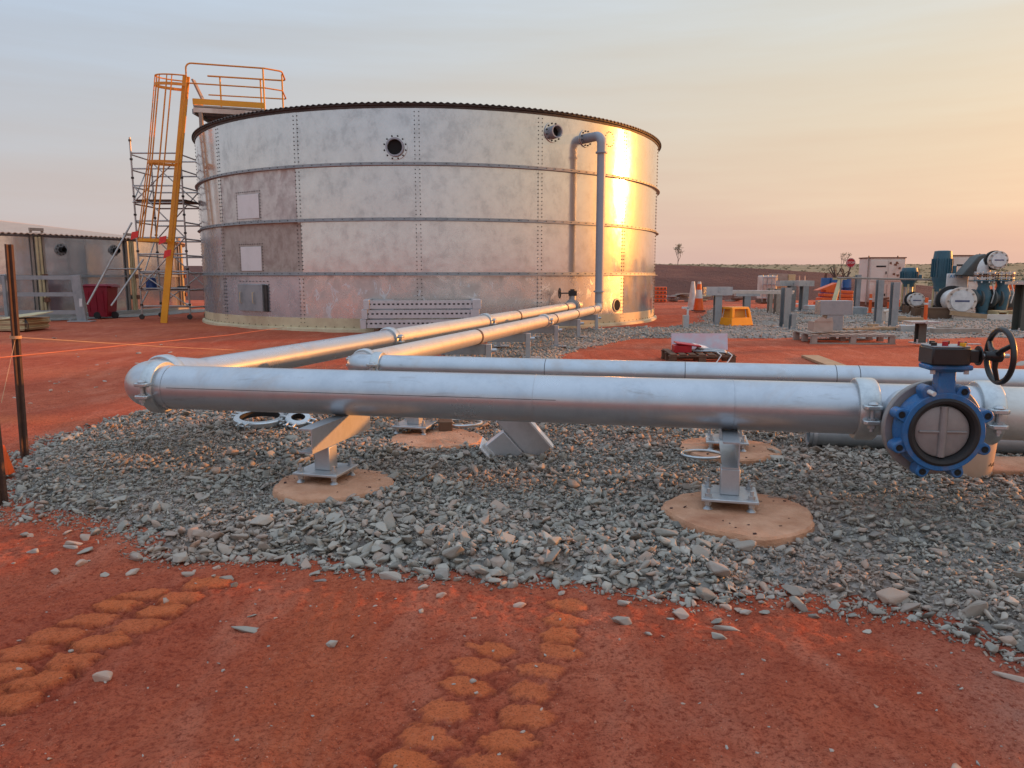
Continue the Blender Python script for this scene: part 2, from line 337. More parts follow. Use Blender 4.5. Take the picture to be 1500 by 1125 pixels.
g = N('ShaderNodeNewGeometry'); v = N('ShaderNodeTexVoronoi'); v.inputs['Scale'].default_value = 24; Lk(g.outputs['Position'], v.inputs[0])
sc_ = N('ShaderNodeSeparateColor'); Lk(v.outputs['Color'], sc_.inputs[0])
col = ramp(sc_.outputs[0], [(0, (.14, .128, .115, 1)), (.5, (.29, .262, .228, 1)), (.85, (.38, .34, .3, 1)), (1, (.42, .3, .23, 1))], 'LINEAR')
col = mixc(ramp(noise(.7, 5, .6, 'Position'), [(.5, (0, 0, 0, 1)), (.7, (.5,) * 3 + (1,))], 'LINEAR'), col, (.42, .25, .18, 1))
Lk(col, b.inputs['Base Color']); b.inputs['Roughness'].default_value = .95; bump(b, v.outputs['Distance'], .9, .03)
m, b = newmat('berm_earth')
col = ramp(noise(.25, 7, .65, 'Position', sc3=(.5, .5, 2)), [(.35, (.075, .024, .018, 1)), (.55, (.11, .036, .026, 1)), (.7, (.17, .065, .044, 1))], 'LINEAR'); Lk(col, b.inputs['Base Color']); b.inputs['Roughness'].default_value = .95; bump(b, noise(1.5, 6, .7, 'Position'), .8, .4)
m, b = newmat('hill_grass')
col = ramp(noise(.02, 9, .7, 'Position'), [(.32, (.115, .105, .06, 1)), (.5, (.21, .18, .10, 1)), (.68, (.30, .22, .14, 1))], 'LINEAR'); Lk(col, b.inputs['Base Color']); b.inputs['Roughness'].default_value = 1

# ================================================================ THE GROUND
rs = np.random.RandomState(3)
TAB = rs.rand(256, 256)
def vn(x, y):
    ix, iy = np.floor(x).astype(int), np.floor(y).astype(int); fx, fy = x - ix, y - iy
    fx, fy = fx * fx * (3 - 2 * fx), fy * fy * (3 - 2 * fy); t = lambda i, j: TAB[i % 256, j % 256]
    return (t(ix, iy) * (1 - fx) + t(ix + 1, iy) * fx) * (1 - fy) + (t(ix, iy + 1) * (1 - fx) + t(ix + 1, iy + 1) * fx) * fy - .5
def fbm(x, y, f, o=4, g=.55):
    s = 0; a = 1
    for i in range(o): s = s + a * vn(x * f + 17.3 * i, y * f + 5.1 * i); f *= 2.03; a *= g
    return s
def inside(x, y, poly):
    c = np.zeros(np.shape(x), bool); n = len(poly)
    for i in range(n):
        (x1, y1), (x2, y2) = poly[i], poly[i - 1]
        if y1 == y2: continue
        c ^= ((y1 > y) != (y2 > y)) & (x < (x2 - x1) * (y - y1) / (y2 - y1) + x1)
    return c
def edge_dist(x, y, poly):
    d = np.full(np.shape(x), 1e9); n = len(poly)
    for i in range(n):
        (x1, y1), (x2, y2) = poly[i - 1], poly[i]; dx, dy = x2 - x1, y2 - y1
        t = np.clip(((x - x1) * dx + (y - y1) * dy) / (dx * dx + dy * dy + 1e-9), 0, 1)
        d = np.minimum(d, np.hypot(x - x1 - t * dx, y - y1 - t * dy))
    return np.where(inside(x, y, poly), d, -d)
xy = lambda px, py: tuple(G(px, py))[:2]
front = [xy(*p) for p in ((0, 742), (60, 757), (130, 787), (200, 812), (300, 822), (450, 828), (560, 838), (640, 848), (760, 853), (900, 868), (985, 884), (1060, 874), (1130, 862), (1230, 888), (1330, 893), (1400, 928), (1500, 962))]
NEAR = front + [(3.4, 2.1), (6.5, 1.6), (7.5, 7.2), (4.5, 9.0), (1.2, 10.5), xy(821, 525), xy(870, 508), xy(925, 497), (3.4, 17.8), (16, 17.6), (30, 17.4), (40, 24), (34, 36), (8.6, 33), (5.9, 24), (4.4, 21.2), (.6, 20.2), (-.7, 16), (-2.0, 11.5), (-2.7, 9.2), (-3.4, 8.7), xy(225, 603), xy(150, 617), xy(60, 647), (-4.05, 5.5)]
RIGHT_RED = [(2.0, 12.0), (9, 11), (30, 12), (30, 17.4), (3.4, 17.5)]
def gravel_mask(x, y):
    d = edge_dist(x, y, NEAR) + .22 * fbm(x, y, .9, 3) + .10 * fbm(x, y, 4.0, 2)
    return d
PADS = []
for zx, zy in ((990, 260), (985, 325), (965, 390), (940, 465), (665, 455), (890, 545), (600, 530), (560, 625), (835, 640), (460, 735), (800, 745), (380, 850), (720, 865), (290, 955), (650, 970), (520, 1090), (180, 1080), (860, 1090)):
    PADS.append((*xy(500 + zx / 3, 800 + zy / 3), .088, .060, -.2, .75 + .25 * rnd.random()))
for zx, zy in ((900, 160), (630, 205), (530, 250), (790, 220), (700, 280), (395, 315), (610, 345), (260, 380), (110, 455), (460, 415), (310, 490), (165, 575), (20, 545), (30, 670), (-110, 640)):
    PADS.append((*xy(zx / 3, 800 + zy / 3), .096, .064, .25, .7 + .3 * rnd.random()))
def ground_z(x, y, want=False):
    near = np.exp(-(np.maximum(0, np.hypot(x, y - 3) - 6) / 6) ** 2)
    z = .030 * fbm(x, y, .55, 3) + near * (.016 * fbm(x, y, 3.2, 4, .6) + .012 * fbm(x, y, 17, 3, .7) + .010 * np.maximum(0, fbm(x + 31, y, 24, 2, .6) - .12))
    lf = np.clip((-x - 2.6) / 2, 0, 1) * np.clip((y - 5) / 2, 0, 1) * np.clip((26 - y) / 6, 0, 1)      # churned, graded soil on the left
    z = z + lf * (.05 * fbm(x * .35 + y * .05, y * 1.3 - x * .25, 1.0, 4, .6))
    packed = np.zeros(np.shape(x)); crevice_shade = np.zeros(np.shape(x))
    for cx, cy, a, bb, rot, s in PADS:
        sel = (np.abs(x - cx) < .3) & (np.abs(y - cy) < .3)
        if not np.any(sel): continue
        dx, dy = x[sel] - cx, y[sel] - cy; c_, s_ = math.cos(rot), math.sin(rot); u, v = (dx * c_ + dy * s_) / a, (-dx * s_ + dy * c_) / bb
        r = np.maximum(np.abs(v), np.abs(u) * .866 + np.abs(v) * .5) + .5 * fbm(x[sel], y[sel], 10, 5, .75)
        t = np.clip((1.06 - r) / .12, 0, 1); t = t * t * (3 - 2 * t)
        ring = np.exp(-((r - 1.17) / .12) ** 2)
        z[sel] = z[sel] * (1 - .5 * t) + s * (.007 * t - .010 * ring) * (1 - .0 * t); packed[sel] = np.maximum(packed[sel], t * s); crevice_shade[sel] = np.maximum(crevice_shade[sel], ring * s)
    # faint tyre streaks
    u = x * math.cos(.12) + y * math.sin(.12)
    st = np.exp(-((u + .42) / .25) ** 2) * np.clip((4.2 - y) / 1, 0, 1); z = z + st * .0035 * np.sin(u * 70); packed = np.maximum(packed, st * .28)
    gold = np.clip(fbm(x * .5, y * 1.5, .6, 3) * 1.6 - .1, 0, .7) * lf; packed = np.maximum(packed, gold)
    dusty = np.clip(fbm(x + 9, y, .8, 3) * 1.5 + .15 * x - .35, 0, .8) * np.clip((3.4 - y) / 1.2, 0, 1)
    return (z, packed, dusty, crevice_shade) if want else z
def grow(a, b, step, lo, hi, k=1.09):
    c = list(np.arange(a, b, step)); s = step; p = c[-1]
    while p < hi: s *= k; p += s; c.append(p)
    s = step; p = c[0]; pre = []
    while p > lo: s *= k; p -= s; pre.append(p)
    return np.array(pre[::-1] + c)
gx = grow(-3.3, 3.1, .0145, -6000, 6000, 1.1); gy = grow(1.5, 4.3, .014, -3000, 9000, 1.07)
X, Y = np.meshgrid(gx, gy); Z, PK, DU, CK = ground_z(X, Y, True)
Z = np.where(np.hypot(X, Y) > 60, -.02, Z)
nx, ny = len(gx), len(gy); idx = np.arange(nx * ny).reshape(ny, nx)
Fq = np.stack([idx[:-1, :-1].ravel(), idx[:-1, 1:].ravel(), idx[1:, 1:].ravel(), idx[1:, :-1].ravel()], 1)
np_mesh('ground', np.stack([X.ravel(), Y.ravel(), Z.ravel()], 1), Fq, 'soil', kind='structure', smooth=True, attr={'packed': PK.ravel(), 'dusty': DU.ravel(), 'crevice_shade': CK.ravel()})

# ---------------------------------------------------------------- gravel bed
def bed_z(x, y):
    d = gravel_mask(x, y); t = np.clip(d / .45 + .1, 0, 1); t = t * t * (3 - 2 * t)
    pc = G(1330, 775); pt_ = np.exp(-(((x - pc.x) / 1.1) ** 2 + ((y - pc.y) / .45) ** 2) ** 1.5) + .8 * np.exp(-(((x + 1.3) / 1.0) ** 2 + ((y - 5.9) / .35) ** 2))
    return ground_z(x, y) + .04 * pt_ * t + np.where(d > -.1, -.03 + .09 * t + .035 * t * fbm(x, y, 1.1, 3), -.2)
hx = grow(-5.2, 5.2, .06, -6, 42, 1.06); hy = grow(2.0, 10.0, .06, 1.0, 38, 1.05)
X, Y = np.meshgrid(hx, hy); Z = bed_z(X, Y); nx, ny = len(hx), len(hy); idx = np.arange(nx * ny).reshape(ny, nx)
keep = (np.maximum.reduce([Z[:-1, :-1], Z[1:, :-1], Z[:-1, 1:], Z[1:, 1:]]) > -.14).ravel()
Fq = np.stack([idx[:-1, :-1].ravel(), idx[:-1, 1:].ravel(), idx[1:, 1:].ravel(), idx[1:, :-1].ravel()], 1)[keep]
bed = np_mesh('gravel_bed', np.stack([X.ravel(), Y.ravel(), Z.ravel()], 1), Fq, 'gravel_fine', kind='structure', smooth=True)

def ico(sub):
    import bmesh
    bm = bmesh.new(); bmesh.ops.create_icosphere(bm, subdivisions=sub, radius=1); V = np.array([v.co[:] for v in bm.verts]); Fc = np.array([[v.index for v in f.verts] for f in bm.faces]); bm.free(); return V, Fc
def rock_template(sub, r, cuts=9):
    # an angular crushed shard: the hull of a few scattered points
    import bmesh
    P_ = r.normal(size=(cuts, 3)); P_ /= np.linalg.norm(P_, axis=1)[:, None]; P_ = np.sign(P_) * np.abs(P_) ** .75 * r.uniform(.75, 1.0, (cuts, 1)) * np.array([1, r.uniform(.5, .9), r.uniform(.2, .5)])
    bm = bmesh.new(); vv = [bm.verts.new(p) for p in P_]; bmesh.ops.convex_hull(bm, input=vv)
    bmesh.ops.delete(bm, geom=[v for v in bm.verts if not v.link_faces], context='VERTS'); bmesh.ops.triangulate(bm, faces=bm.faces[:])
    if sub > 1:
        bmesh.ops.bevel(bm, geom=bm.edges[:] , offset=.05, segments=1, affect='EDGES'); bmesh.ops.triangulate(bm, faces=bm.faces[:])
    bm.verts.index_update(); V = np.array([v.co[:] for v in bm.verts]); Fc = np.array([[v.index for v in f.verts] for f in bm.faces]); bm.free()
    return V / np.abs(V).max(), Fc
T1 = [rock_template(1, rs, 9) for _ in range(30)]; T2 = [rock_template(2, rs, 13) for _ in range(16)]; T0 = [rock_template(1, rs, 6) for _ in range(12)]
def rand_rot(n, tilt):
    a = rs.uniform(0, 2 * np.pi, n); b_ = rs.normal(0, tilt, n); c = rs.normal(0, tilt, n)
    ca, sa, cb, sb, cc, s_ = np.cos(a), np.sin(a), np.cos(b_), np.sin(b_), np.cos(c), np.sin(c); z = np.zeros(n); o = np.ones(n)
    Rz = np.stack([ca, -sa, z, sa, ca, z, z, z, o], 1).reshape(n, 3, 3); Rx = np.stack([o, z, z, z, cb, -sb, z, sb, cb], 1).reshape(n, 3, 3); Ry = np.stack([cc, z, s_, z, o, z, -s_, z, cc], 1).reshape(n, 3, 3)
    return Rz @ Rx @ Ry
def scatter(P, S, temps, tilt):
    VV, FF, base = [], [], 0; w = rs.randint(0, len(temps), len(P))
    for k, (V, Fc) in enumerate(temps):
        s = np.where(w == k)[0]
        if not len(s): continue
        Rm = rand_rot(len(s), tilt); v = np.einsum('nij,vj->nvi', Rm, V) * S[s][:, None, None] + P[s][:, None, :]
        VV.append(v.reshape(-1, 3)); FF.append((Fc[None] + (np.arange(len(s)) * len(V))[:, None, None] + base).reshape(-1, 3)); base += len(s) * len(V)
    return np.concatenate(VV), np.concatenate(FF)
PIERS = [(G(1082, 748, .105), .435), (G(488, 706, .105), .40), (G(1066, 655, .105), .40), (G(640, 640, .105), .40)]
PAIL = G(1404, 688, .08)
def free(x, y, pad=.0):
    ok = np.ones(len(x), bool)
    for c, r in PIERS: ok &= np.hypot(x - c.x, y - c.y) > r - .015 + pad - .05 * (rs.rand(len(x)) < .25)
    return ok
# the near field, denser and larger towards the front edge
n = 128000; x = rs.uniform(-4.6, 6.2, n); y = 2.0 + 7.6 * rs.rand(n) ** 1.25; d = gravel_mask(x, y); p = np.clip(d / .22 + .42, 0, 1) * np.where(fbm(x - 3, y + 2, .8, 3) > .12, .62, 1) * (1 - .55 * np.exp(-(((x - G(1330, 775).x) / 1.1) ** 2 + ((y - G(1330, 775).y) / .45) ** 2)))
ok = (rs.rand(n) < p) & free(x, y) & (np.abs(x) < .70 * y + .5); x, y, d = x[ok], y[ok], d[ok]
big = np.exp(-np.maximum(d, 0) / .55); S = np.exp(rs.normal(-3.97, .42, len(x))) * (1 + .5 * big * rs.rand(len(x))); S *= np.where(fbm(x + 4, y, .7, 2) > .14, .72, 1)
S = S * np.where((d < .3) & (rs.rand(len(x)) < .16), 1.55, 1); S = np.clip(S, .009, .075); Pz = np.maximum(bed_z(x, y), ground_z(x, y)) + S * rs.uniform(-.1, .55, len(x)) + np.where(d > .15, .02 * rs.rand(len(x)), 0)
P = np.stack([x, y, Pz], 1); sc_px = S / (y + .3)
order = np.argsort(-sc_px); top = order[:300]; rest = order[300:]
hi = rest[:2500]; lo = rest[2500:]
fx_ = rs.uniform(-4.5, 5.5, 90000); fy_ = 2.2 + 5.2 * rs.rand(90000) ** 1.2; fd = gravel_mask(fx_, fy_); fk = (fd > -.02 - .12 * rs.rand(90000)) & (np.abs(fx_) < .72 * fy_ + .5) & free(fx_, fy_); fx_, fy_ = fx_[fk], fy_[fk]; fs = np.exp(rs.normal(-4.75, .3, len(fx_)))
Vc, Fc_ = scatter(np.stack([fx_, fy_, np.maximum(bed_z(fx_, fy_), ground_z(fx_, fy_)) + fs * .3 + np.where(fd[fk] > .1, .012 * rs.rand(len(fx_)), 0)], 1), fs, T0, .6)
V2, F2 = scatter(P[hi], S[hi], T2, .45); V1, F1 = scatter(P[lo], S[lo], T1, .5)
np_mesh('crushed_rock', np.concatenate([V2, V1]), np.concatenate([F2, F1 + len(V2)]), 'stone', bed, 'stuff'); np_mesh('stone_fines', Vc, Fc_, 'stone', bed, 'stuff')
rock_me = []
for V, Fc in T2[:10]:
    me = bpy.data.meshes.new('stone'); me.from_pydata(V.tolist(), [], Fc.tolist()); me.update(); me.materials.append(M['stone']); rock_me.append(me)
pale_me = []
for V, Fc in T2[10:]:
    me = bpy.data.meshes.new('rock'); me.from_pydata(V.tolist(), [], Fc.tolist()); me.update(); me.materials.append(M['stone_pale']); pale_me.append(me)
for i in top:
    o = bpy.data.objects.new('stone', rock_me[rs.randint(10)]); COL.objects.link(o); o.parent = bed
    o.location = P[i].tolist(); s = float(S[i]); o.scale = (s, s, s); o.rotation_euler = (rs.normal(0, .4), rs.normal(0, .4), rs.uniform(0, 6.28))
# the far field: along the pipe run and right of the tank
n = 70000; x = rs.uniform(-4, 34, n) ; y = rs.uniform(8.5, 36, n); x[:22000] = rs.uniform(-4, 5, 22000); y[:22000] = rs.uniform(8.5, 22, 22000); d = gravel_mask(x, y)
ok = (rs.rand(n) < np.clip(d / .2 + .3, 0, 1)) & (np.abs(x) < .72 * y); x, y = x[ok], y[ok]; S = np.exp(rs.normal(-3.45, .3, len(x)))
VF, FF = scatter(np.stack([x, y, np.maximum(bed_z(x, y), ground_z(x, y)) + S * .2], 1), S, [(np.array([[1, 0, 0], [-1, 0, 0], [0, .8, 0], [0, -.8, 0], [0, 0, .6], [0, 0, -.6]]) * rs.uniform(.7, 1.2, (6, 3)) + rs.uniform(-.15, .15, (6, 3)), np.array([[0, 2, 4], [2, 1, 4], [1, 3, 4], [3, 0, 4], [2, 0, 5], [1, 2, 5], [3, 1, 5], [0, 3, 5]])) for _ in range(12)], .5)
np_mesh('far_crushed_rock', VF, FF, 'stone', bed, 'stuff')
# crumbs of soil and grit over the foreground dirt
n = 90000; y = 1.5 + 8 * rs.rand(n) ** 1.7; x = rs.uniform(-.78, .78, n) * (y + .4); d = gravel_mask(x, y); ok = (d < .0) & (fbm(x, y, 1.7, 3) + .25 * rs.rand(n) > -.12) & (ground_z(x, y, True)[1] < .3 + .5 * (rs.rand(n) < .15)); x, y = x[ok], y[ok]
S = np.exp(rs.normal(-6.1, .45, len(x))); S = np.clip(S, .0012, .009)
VC, FC = scatter(np.stack([x, y, ground_z(x, y) + S * .15], 1), S, T0, .6)
co = np_mesh('soil_crumbs', VC, FC, 'crumb', None, 'stuff'); co['label'] = 'fine red soil crumbs strewn over the bare dirt'; co['category'] = 'soil'
n = 3600; y = 1.6 + 7 * rs.rand(n) ** 1.5; x = rs.uniform(-.76, .76, n) * (y + .3); d = gravel_mask(x, y); ok = (d < -.02) & (rs.rand(n) < .035 + .9 * np.exp(np.minimum(d, 0) / .2)); x, y = x[ok], y[ok]
S = np.clip(np.exp(rs.normal(-4.9, .5, len(x))), .003, .02)
VC, FC = scatter(np.stack([x, y, ground_z(x, y) + S * .25], 1), S, T1[8:], .4)
co = np_mesh('loose_grit', VC, FC, 'stone_pale', None, 'stuff'); co['label'] = 'pale grit and chips along the gravel margin'; co['category'] = 'grit'
# single rocks on the dirt that can be told apart
def rock(px, py, wpx, label, mat='g', sx=1.0, sy=.8, sz=.6, rot=None, group=None):
    p = G(px, py); s = wpx / FPX * (p.y * cT + EYE * sT) / 2
    o = bpy.data.objects.new('rock', (rock_me if mat == 'g' else pale_me)[rnd.randrange(10 if mat == 'g' else 6)]); COL.objects.link(o)
    zz = float(ground_z(np.array([p.x]), np.array([p.y]))[0]); o.location = (p.x, p.y, zz + s * sz * .28); o.scale = (s * sx * 1.1, s * sy * 1.15, s * sz * 1.9); o.rotation_euler = (rnd.gauss(0, .12), rnd.gauss(0, .12), rot if rot is not None else rnd.uniform(-.4, .4))
    o['label'] = label; o['category'] = 'rock'
    if group: o['group'] = group
for a in ((150, 992, 27, 'pale rounded rock alone on the dirt at lower left', 'p', 1, 1, .95), (343, 858, 27, 'blocky grey rock touching the single bright dirt pad', 'g', 1, .9, .8, .6), (333, 848, 22, 'flat grey shard leaning behind the blocky grey rock', 'g', 1, .6, .5),
          (368, 898, 26, 'short grey stone sliver left of centre on the dirt', 'g', 1, .4, .4, .5), (366, 918, 52, 'long flat dusty slab half sunk in the dirt', 'g', 1, .4, .16, -.1), (486, 941, 17, 'small grey pebble alone near the centre left', 'g', 1, .9, .8),
          (910, 913, 37, 'brick shaped grey rock on the dirt right of the tread prints', 'g', 1, .6, .6, -.12), (950, 929, 17, 'white pebble just right of the brick shaped rock', 'p'), (760, 886, 21, 'half orange pebble at the gravel edge above the tread prints', 'p', 1, .8, .8),
          (1066, 921, 60, 'long pale tapering rock lying across two others', 'p', 1, .28, .26, -.12), (1047, 909, 20, 'upper rock of the cluster at lower right', 'g', 1, .8, .9), (1054, 933, 22, 'lower rock of the cluster at lower right', 'g', 1, .8, .9),
          (1091, 897, 21, 'tan stone of the pair below the gravel edge', 'p', 1, .8, .8), (1117, 897, 19, 'grey stone of the pair below the gravel edge', 'g', 1, .8, .8), (1157, 888, 15, 'upright stone standing just below the gravel', 'g', .8, .8, 1.3), (995, 903, 26, 'round tan stone below the gravel right of centre', 'p', 1, .9, .8),
          (1480, 993, 44, 'large pale flat rock at the right edge of the picture', 'p', 1, .6, .4, -.4), (1268, 920, 15, 'stone in the middle of a scatter of chips', 'g', 1, .9, .9), (48, 806, 20, 'small blocky stone at the far left of the dirt', 'p', 1, .9, .8), (80, 834, 14, 'pale pointed pebble at left below the gravel', 'p', .9, .8, 1.1),
          (104, 800, 24, 'flat stone left of the gravel tongue', 'p', 1, .7, .4), (153, 838, 15, 'grey pebble below the left gravel tongue', 'g', 1, .9, .7), (200, 816, 30, 'tan and grey rock at the tip of the left gravel tongue', 'p', 1, .9, .9), (106, 796, 26, 'light stone with a chipped corner at left', 'p', 1, .8, .7),
          (470, 849, 20, 'thin grey flake on the dirt below the gravel', 'g', 1, .5, .3), (646, 876, 16, 'stacked pebble below the gravel near the centre', 'p', 1, .9, 1.2), (572, 846, 34, 'wide tan rock at the gravel edge near the centre', 'p', 1, .7, .7), (694, 905, 9, 'tiny white pebble near the centre', 'p')): rock(*a)
for i in range(70):
    px, py = rnd.uniform(0, 1500), rnd.uniform(845, 1110)
    if float(gravel_mask(np.array([G(px, py).x]), np.array([G(px, py).y]))[0]) > -.05: continue
    rock(px, py, rnd.uniform(4, 9), 'tiny pebble strewn on the red dirt of the foreground', 'p', 1, .9, .7, rnd.uniform(0, 6), 'pebbles strewn on the foreground dirt')
for i in range(46):
    k = rnd.randrange(len(front) - 1); f = rnd.random(); ex = front[k][0] + (front[k + 1][0] - front[k][0]) * f; ey = front[k][1] + (front[k + 1][1] - front[k][1]) * f - rnd.uniform(.04, .3) * rnd.random() ** .6
    dep = ey * cT + EYE * sT; rock(750 + FPX * ex / dep, 562.5 + FPX * (EYE * cT - ey * sT) / dep, rnd.uniform(9, 24), 'loose stone lying on the dirt just off the gravel edge', 'g' if rnd.random() < .6 else 'p', 1, .8, .7, rnd.uniform(0, 6), 'loose stones just off the gravel edge')
for i in range(26):
    px, py = rnd.uniform(20, 250), rnd.uniform(490, 600)
    rock(px, py, rnd.uniform(4, 9), 'small stone on the churned soil left of the pipe', 'p', 1, .9, .6, rnd.uniform(0, 6), 'stones on the churned soil')

# ---------------------------------------------------------------- earth bank, hills
bx = np.linspace(-60, 40, 220); by = np.linspace(43, 110, 90); X, Y = np.meshgrid(bx, by)
top_h = 2.3 - .03 * np.clip(X - 13, 0, 60) - .006 * np.clip(X - 20, 0, 60) ** 2
t = np.clip((Y - 45) / 19, 0, 1); t2 = np.clip((108 - Y) / 30, 0, 1); Z = (np.minimum(t, .45) * 1.3 + np.clip(t - .6, 0, .4) / .4 * .415) * np.where(X > 33, -.6, np.maximum(top_h, -.6)) * t2 + .16 * fbm(X, Y, .22, 4) * t - .3 * (1 - np.clip((Y - 43) / 2, 0, 1))
idx = np.arange(X.size).reshape(X.shape); Fq = np.stack([idx[:-1, :-1].ravel(), idx[:-1, 1:].ravel(), idx[1:, 1:].ravel(), idx[1:, :-1].ravel()], 1)
np_mesh('earth_bank', np.stack([X.ravel(), Y.ravel(), Z.ravel()], 1), Fq, 'berm_earth', kind='structure', smooth=True)
hx = np.linspace(-1500, 1500, 300); hy = np.linspace(92, 1500, 110); X, Y = np.meshgrid(hx, hy)
t = np.clip((Y - 95) / 500, 0, 1); t = t * t * (3 - 2 * t); Z = t * (9.4 + .0035 * np.clip(X, -300, 900) + 4.5 * fbm(X, Y, .004, 4)) + .6 * t * fbm(X, Y, .05, 2) - .3 * (Y < 100)
idx = np.arange(X.size).reshape(X.shape); Fq = np.stack([idx[:-1, :-1].ravel(), idx[:-1, 1:].ravel(), idx[1:, 1:].ravel(), idx[1:, :-1].ravel()], 1)
np_mesh('hills', np.stack([X.ravel(), Y.ravel(), Z.ravel()], 1), Fq, 'hill_grass', kind='structure', smooth=True)
def hill_z(x, y):
    t = np.clip((y - 95) / 500, 0, 1); t = t * t * (3 - 2 * t); return t * (9.4 + .0035 * np.clip(x, -300, 900) + 4.5 * fbm(x, y, .004, 4)) + .6 * t * fbm(x, y, .05, 2)
n = 2600; y = rs.uniform(105, 760, n); x = y * rs.uniform(.1, .85, n); S = rs.uniform(.25, .7, n) * np.where(rs.rand(n) < .1, 1.5, 1)
VB, FB = [], []
tuft = []
for _ in range(6):
    k = 46; c = rs.normal(0, .55, (k, 3)); c[:, 2] = np.abs(c[:, 2]) * .55; q = np.repeat(c, 3, 0) + rs.normal(0, .22, (k * 3, 3)); tuft.append((q, np.arange(k * 3).reshape(k, 3)))
VB, FB = scatter(np.stack([x, y, hill_z(x, y)], 1), S, tuft, .05)
co = np_mesh('spinifex', VB, FB, 'leaf_spinifex', None, 'stuff'); co['label'] = 'dry spinifex and scrub covering the distant hills'; co['category'] = 'scrub'

# ================================================================ THE WATER TANK
TC = Vector((-2.79, 27.55, 0)); TR = 7.88; CAMD = math.atan2(-TC.x, -TC.y)          # azimuth from tank to camera
def tp(phi, z, r=TR):                                                               # phi in degrees, to the right as seen from the camera
    a = CAMD - R(phi); return TC + Vector((math.sin(a) * r, math.cos(a) * r, z))
def tn(phi): a = CAMD - R(phi); return Vector((math.sin(a), math.cos(a), 0))
def on_tank(px, py, r=TR):
    d = ray(px, py); o = Vector((0, 0, EYE)) - TC; A_, B_, C_ = d.x ** 2 + d.y ** 2, 2 * (o.x * d.x + o.y * d.y), o.x ** 2 + o.y ** 2 - r * r
    t = (-B_ - math.sqrt(max(0, B_ * B_ - 4 * A_ * C_))) / (2 * A_); p = o + d * t; phi = math.degrees(CAMD - math.atan2(p.x, p.y)); phi = (phi + 180) % 360 - 180
    return phi, p.z
ZR = [.07, 1.49, 2.89, 4.28, 5.70]
tank = thing('water_tank', 'large bolted galvanised steel water tank with yellow access ladder at its left', 'tank', TC)
def curved(p0, p1, z0, z1, r, th, n=8):
    b_ = MB(); V = []
    for i in range(n + 1):
        ph = p0 + (p1 - p0) * i / n; V += [tp(ph, z0, r), tp(ph, z1, r), tp(ph, z0, r - th), tp(ph, z1, r - th)]
    Fc = []
    for i in range(n):
        a = 4 * i; c = a + 4; Fc += [(a, c, c + 1, a + 1), (a + 2, a + 3, c + 3, c + 2), (a + 1, c + 1, c + 3, a + 3), (a, a + 2, c + 2, c)]
    Fc += [(0, 1, 3, 2), (4 * n, 4 * n + 2, 4 * n + 3, 4 * n + 1)]; return b_.add(V, Fc)
PM = {(-2, 2): 'galv_grey_brown', (-2, 1): 'galv_brown', (-1, 0): 'galv_stained', (0, 0): 'galv_stained', (-3, 1): 'galv_blue', (-3, 0): 'galv_blue', (-2, 0): 'galv_blue', (-2, 3): 'galv_mottled', (-1, 3): 'galv_mottled', (1, 3): 'galv_mottled', (0, 3): 'galv_mottled', (-1, 2): 'galv_mottled', (1, 0): 'galv_stained', (2, 0): 'galv_mottled'}
SEAM0 = -3.1
for c in range(4):
    for k in range(-7, 8):
        p0 = SEAM0 + 24 * k; o_ = .005 * ((k + c) % 2)
        curved(p0 - .35, p0 + 24.35 - .02 * (k % 3), ZR[c] - .02, ZR[c + 1] + .02 - .003 * (k % 2), TR + o_ + .0013 * c, .006, 10).build('wall_panel', PM.get((k, c), 'galv_sheet'), tank)
def bolt(b_, p, nrm, r=.016, h=.016):
    b_.lathe(p, nrm, [(r, -.002), (r, h * .7), (r * .55, h)], 6, False); k = len(b_.v); b_.f.append(tuple(range(k - 6, k)))
for k in range(-7, 8):
    b_ = MB(); p0 = SEAM0 + 24 * k
    for c in range(4):
        for i in range(12):
            z = ZR[c] + .16 + (ZR[c + 1] - ZR[c] - .26) * i / 11
            for dp in (-.42, .42):
                if abs(p0) < 80: bolt(b_, tp(p0 + dp, z, TR + .008), tn(p0 + dp), .015)
    if b_.v: b_.build('seam_bolts', 'dark_bolt', tank, kind='stuff')
for z in ZR[1:4]:
    r0 = TR + .008
    ring = MB().lathe(TC, (0, 0, 1), [(r0, z + .085), (r0 + .012, z + .085), (r0 + .012, z + .012), (r0 + .085, z + .012), (r0 + .085, z - .002), (r0, z - .002)], 180).build('stiffener_ring', 'galv_dull', tank)
    b_ = MB()
    for i in range(-80, 81, 2): bolt(b_, tp(i + .3, z + .05, r0 + .012), tn(i + .3), .013)
    b_.build('ring_bolts', 'dark_bolt', ring, kind='stuff')
base = MB().lathe(TC, (0, 0, 1), [(TR - .05, .36), (TR + .014, .36), (TR + .02, .10), (TR + .10, .07), (TR + .12, -.06), (TR - .05, -.06)], 180).build('base_band', 'cream_paint', tank)
b_ = MB()
for i in range(-80, 81, 2): bolt(b_, tp(i, .13, TR + .018), tn(i), .013)
b_.build('base_bolts', 'dark_bolt', base, kind='stuff')
MB().lathe(TC, (0, 0, 1), [(TR - .02, 5.69), (TR + .025, 5.69), (TR + .03, 5.74), (TR + .07, 5.76), (TR + .07, 5.80), (TR - .02, 5.80)], 180).build('eave_trim', 'roof_edge', tank)
nw = 300; n = nw * 6; V = []
for r_, z in ((TR + .10, 5.795), (TR + .10, 5.815), (.2, 6.3)):
    for j in range(n):
        th = 2 * math.pi * j / n; V.append(TC + Vector((math.cos(th) * r_, math.sin(th) * r_, z + (.016 * math.cos(nw * th) if r_ > 1 else 0))))
rb = MB().add(V, [(a * n + j, a * n + (j + 1) % n, (a + 1) * n + (j + 1) % n, (a + 1) * n + j) for a in (0, 1) for j in range(n)])
rb.build('roof', 'roof_edge', tank)
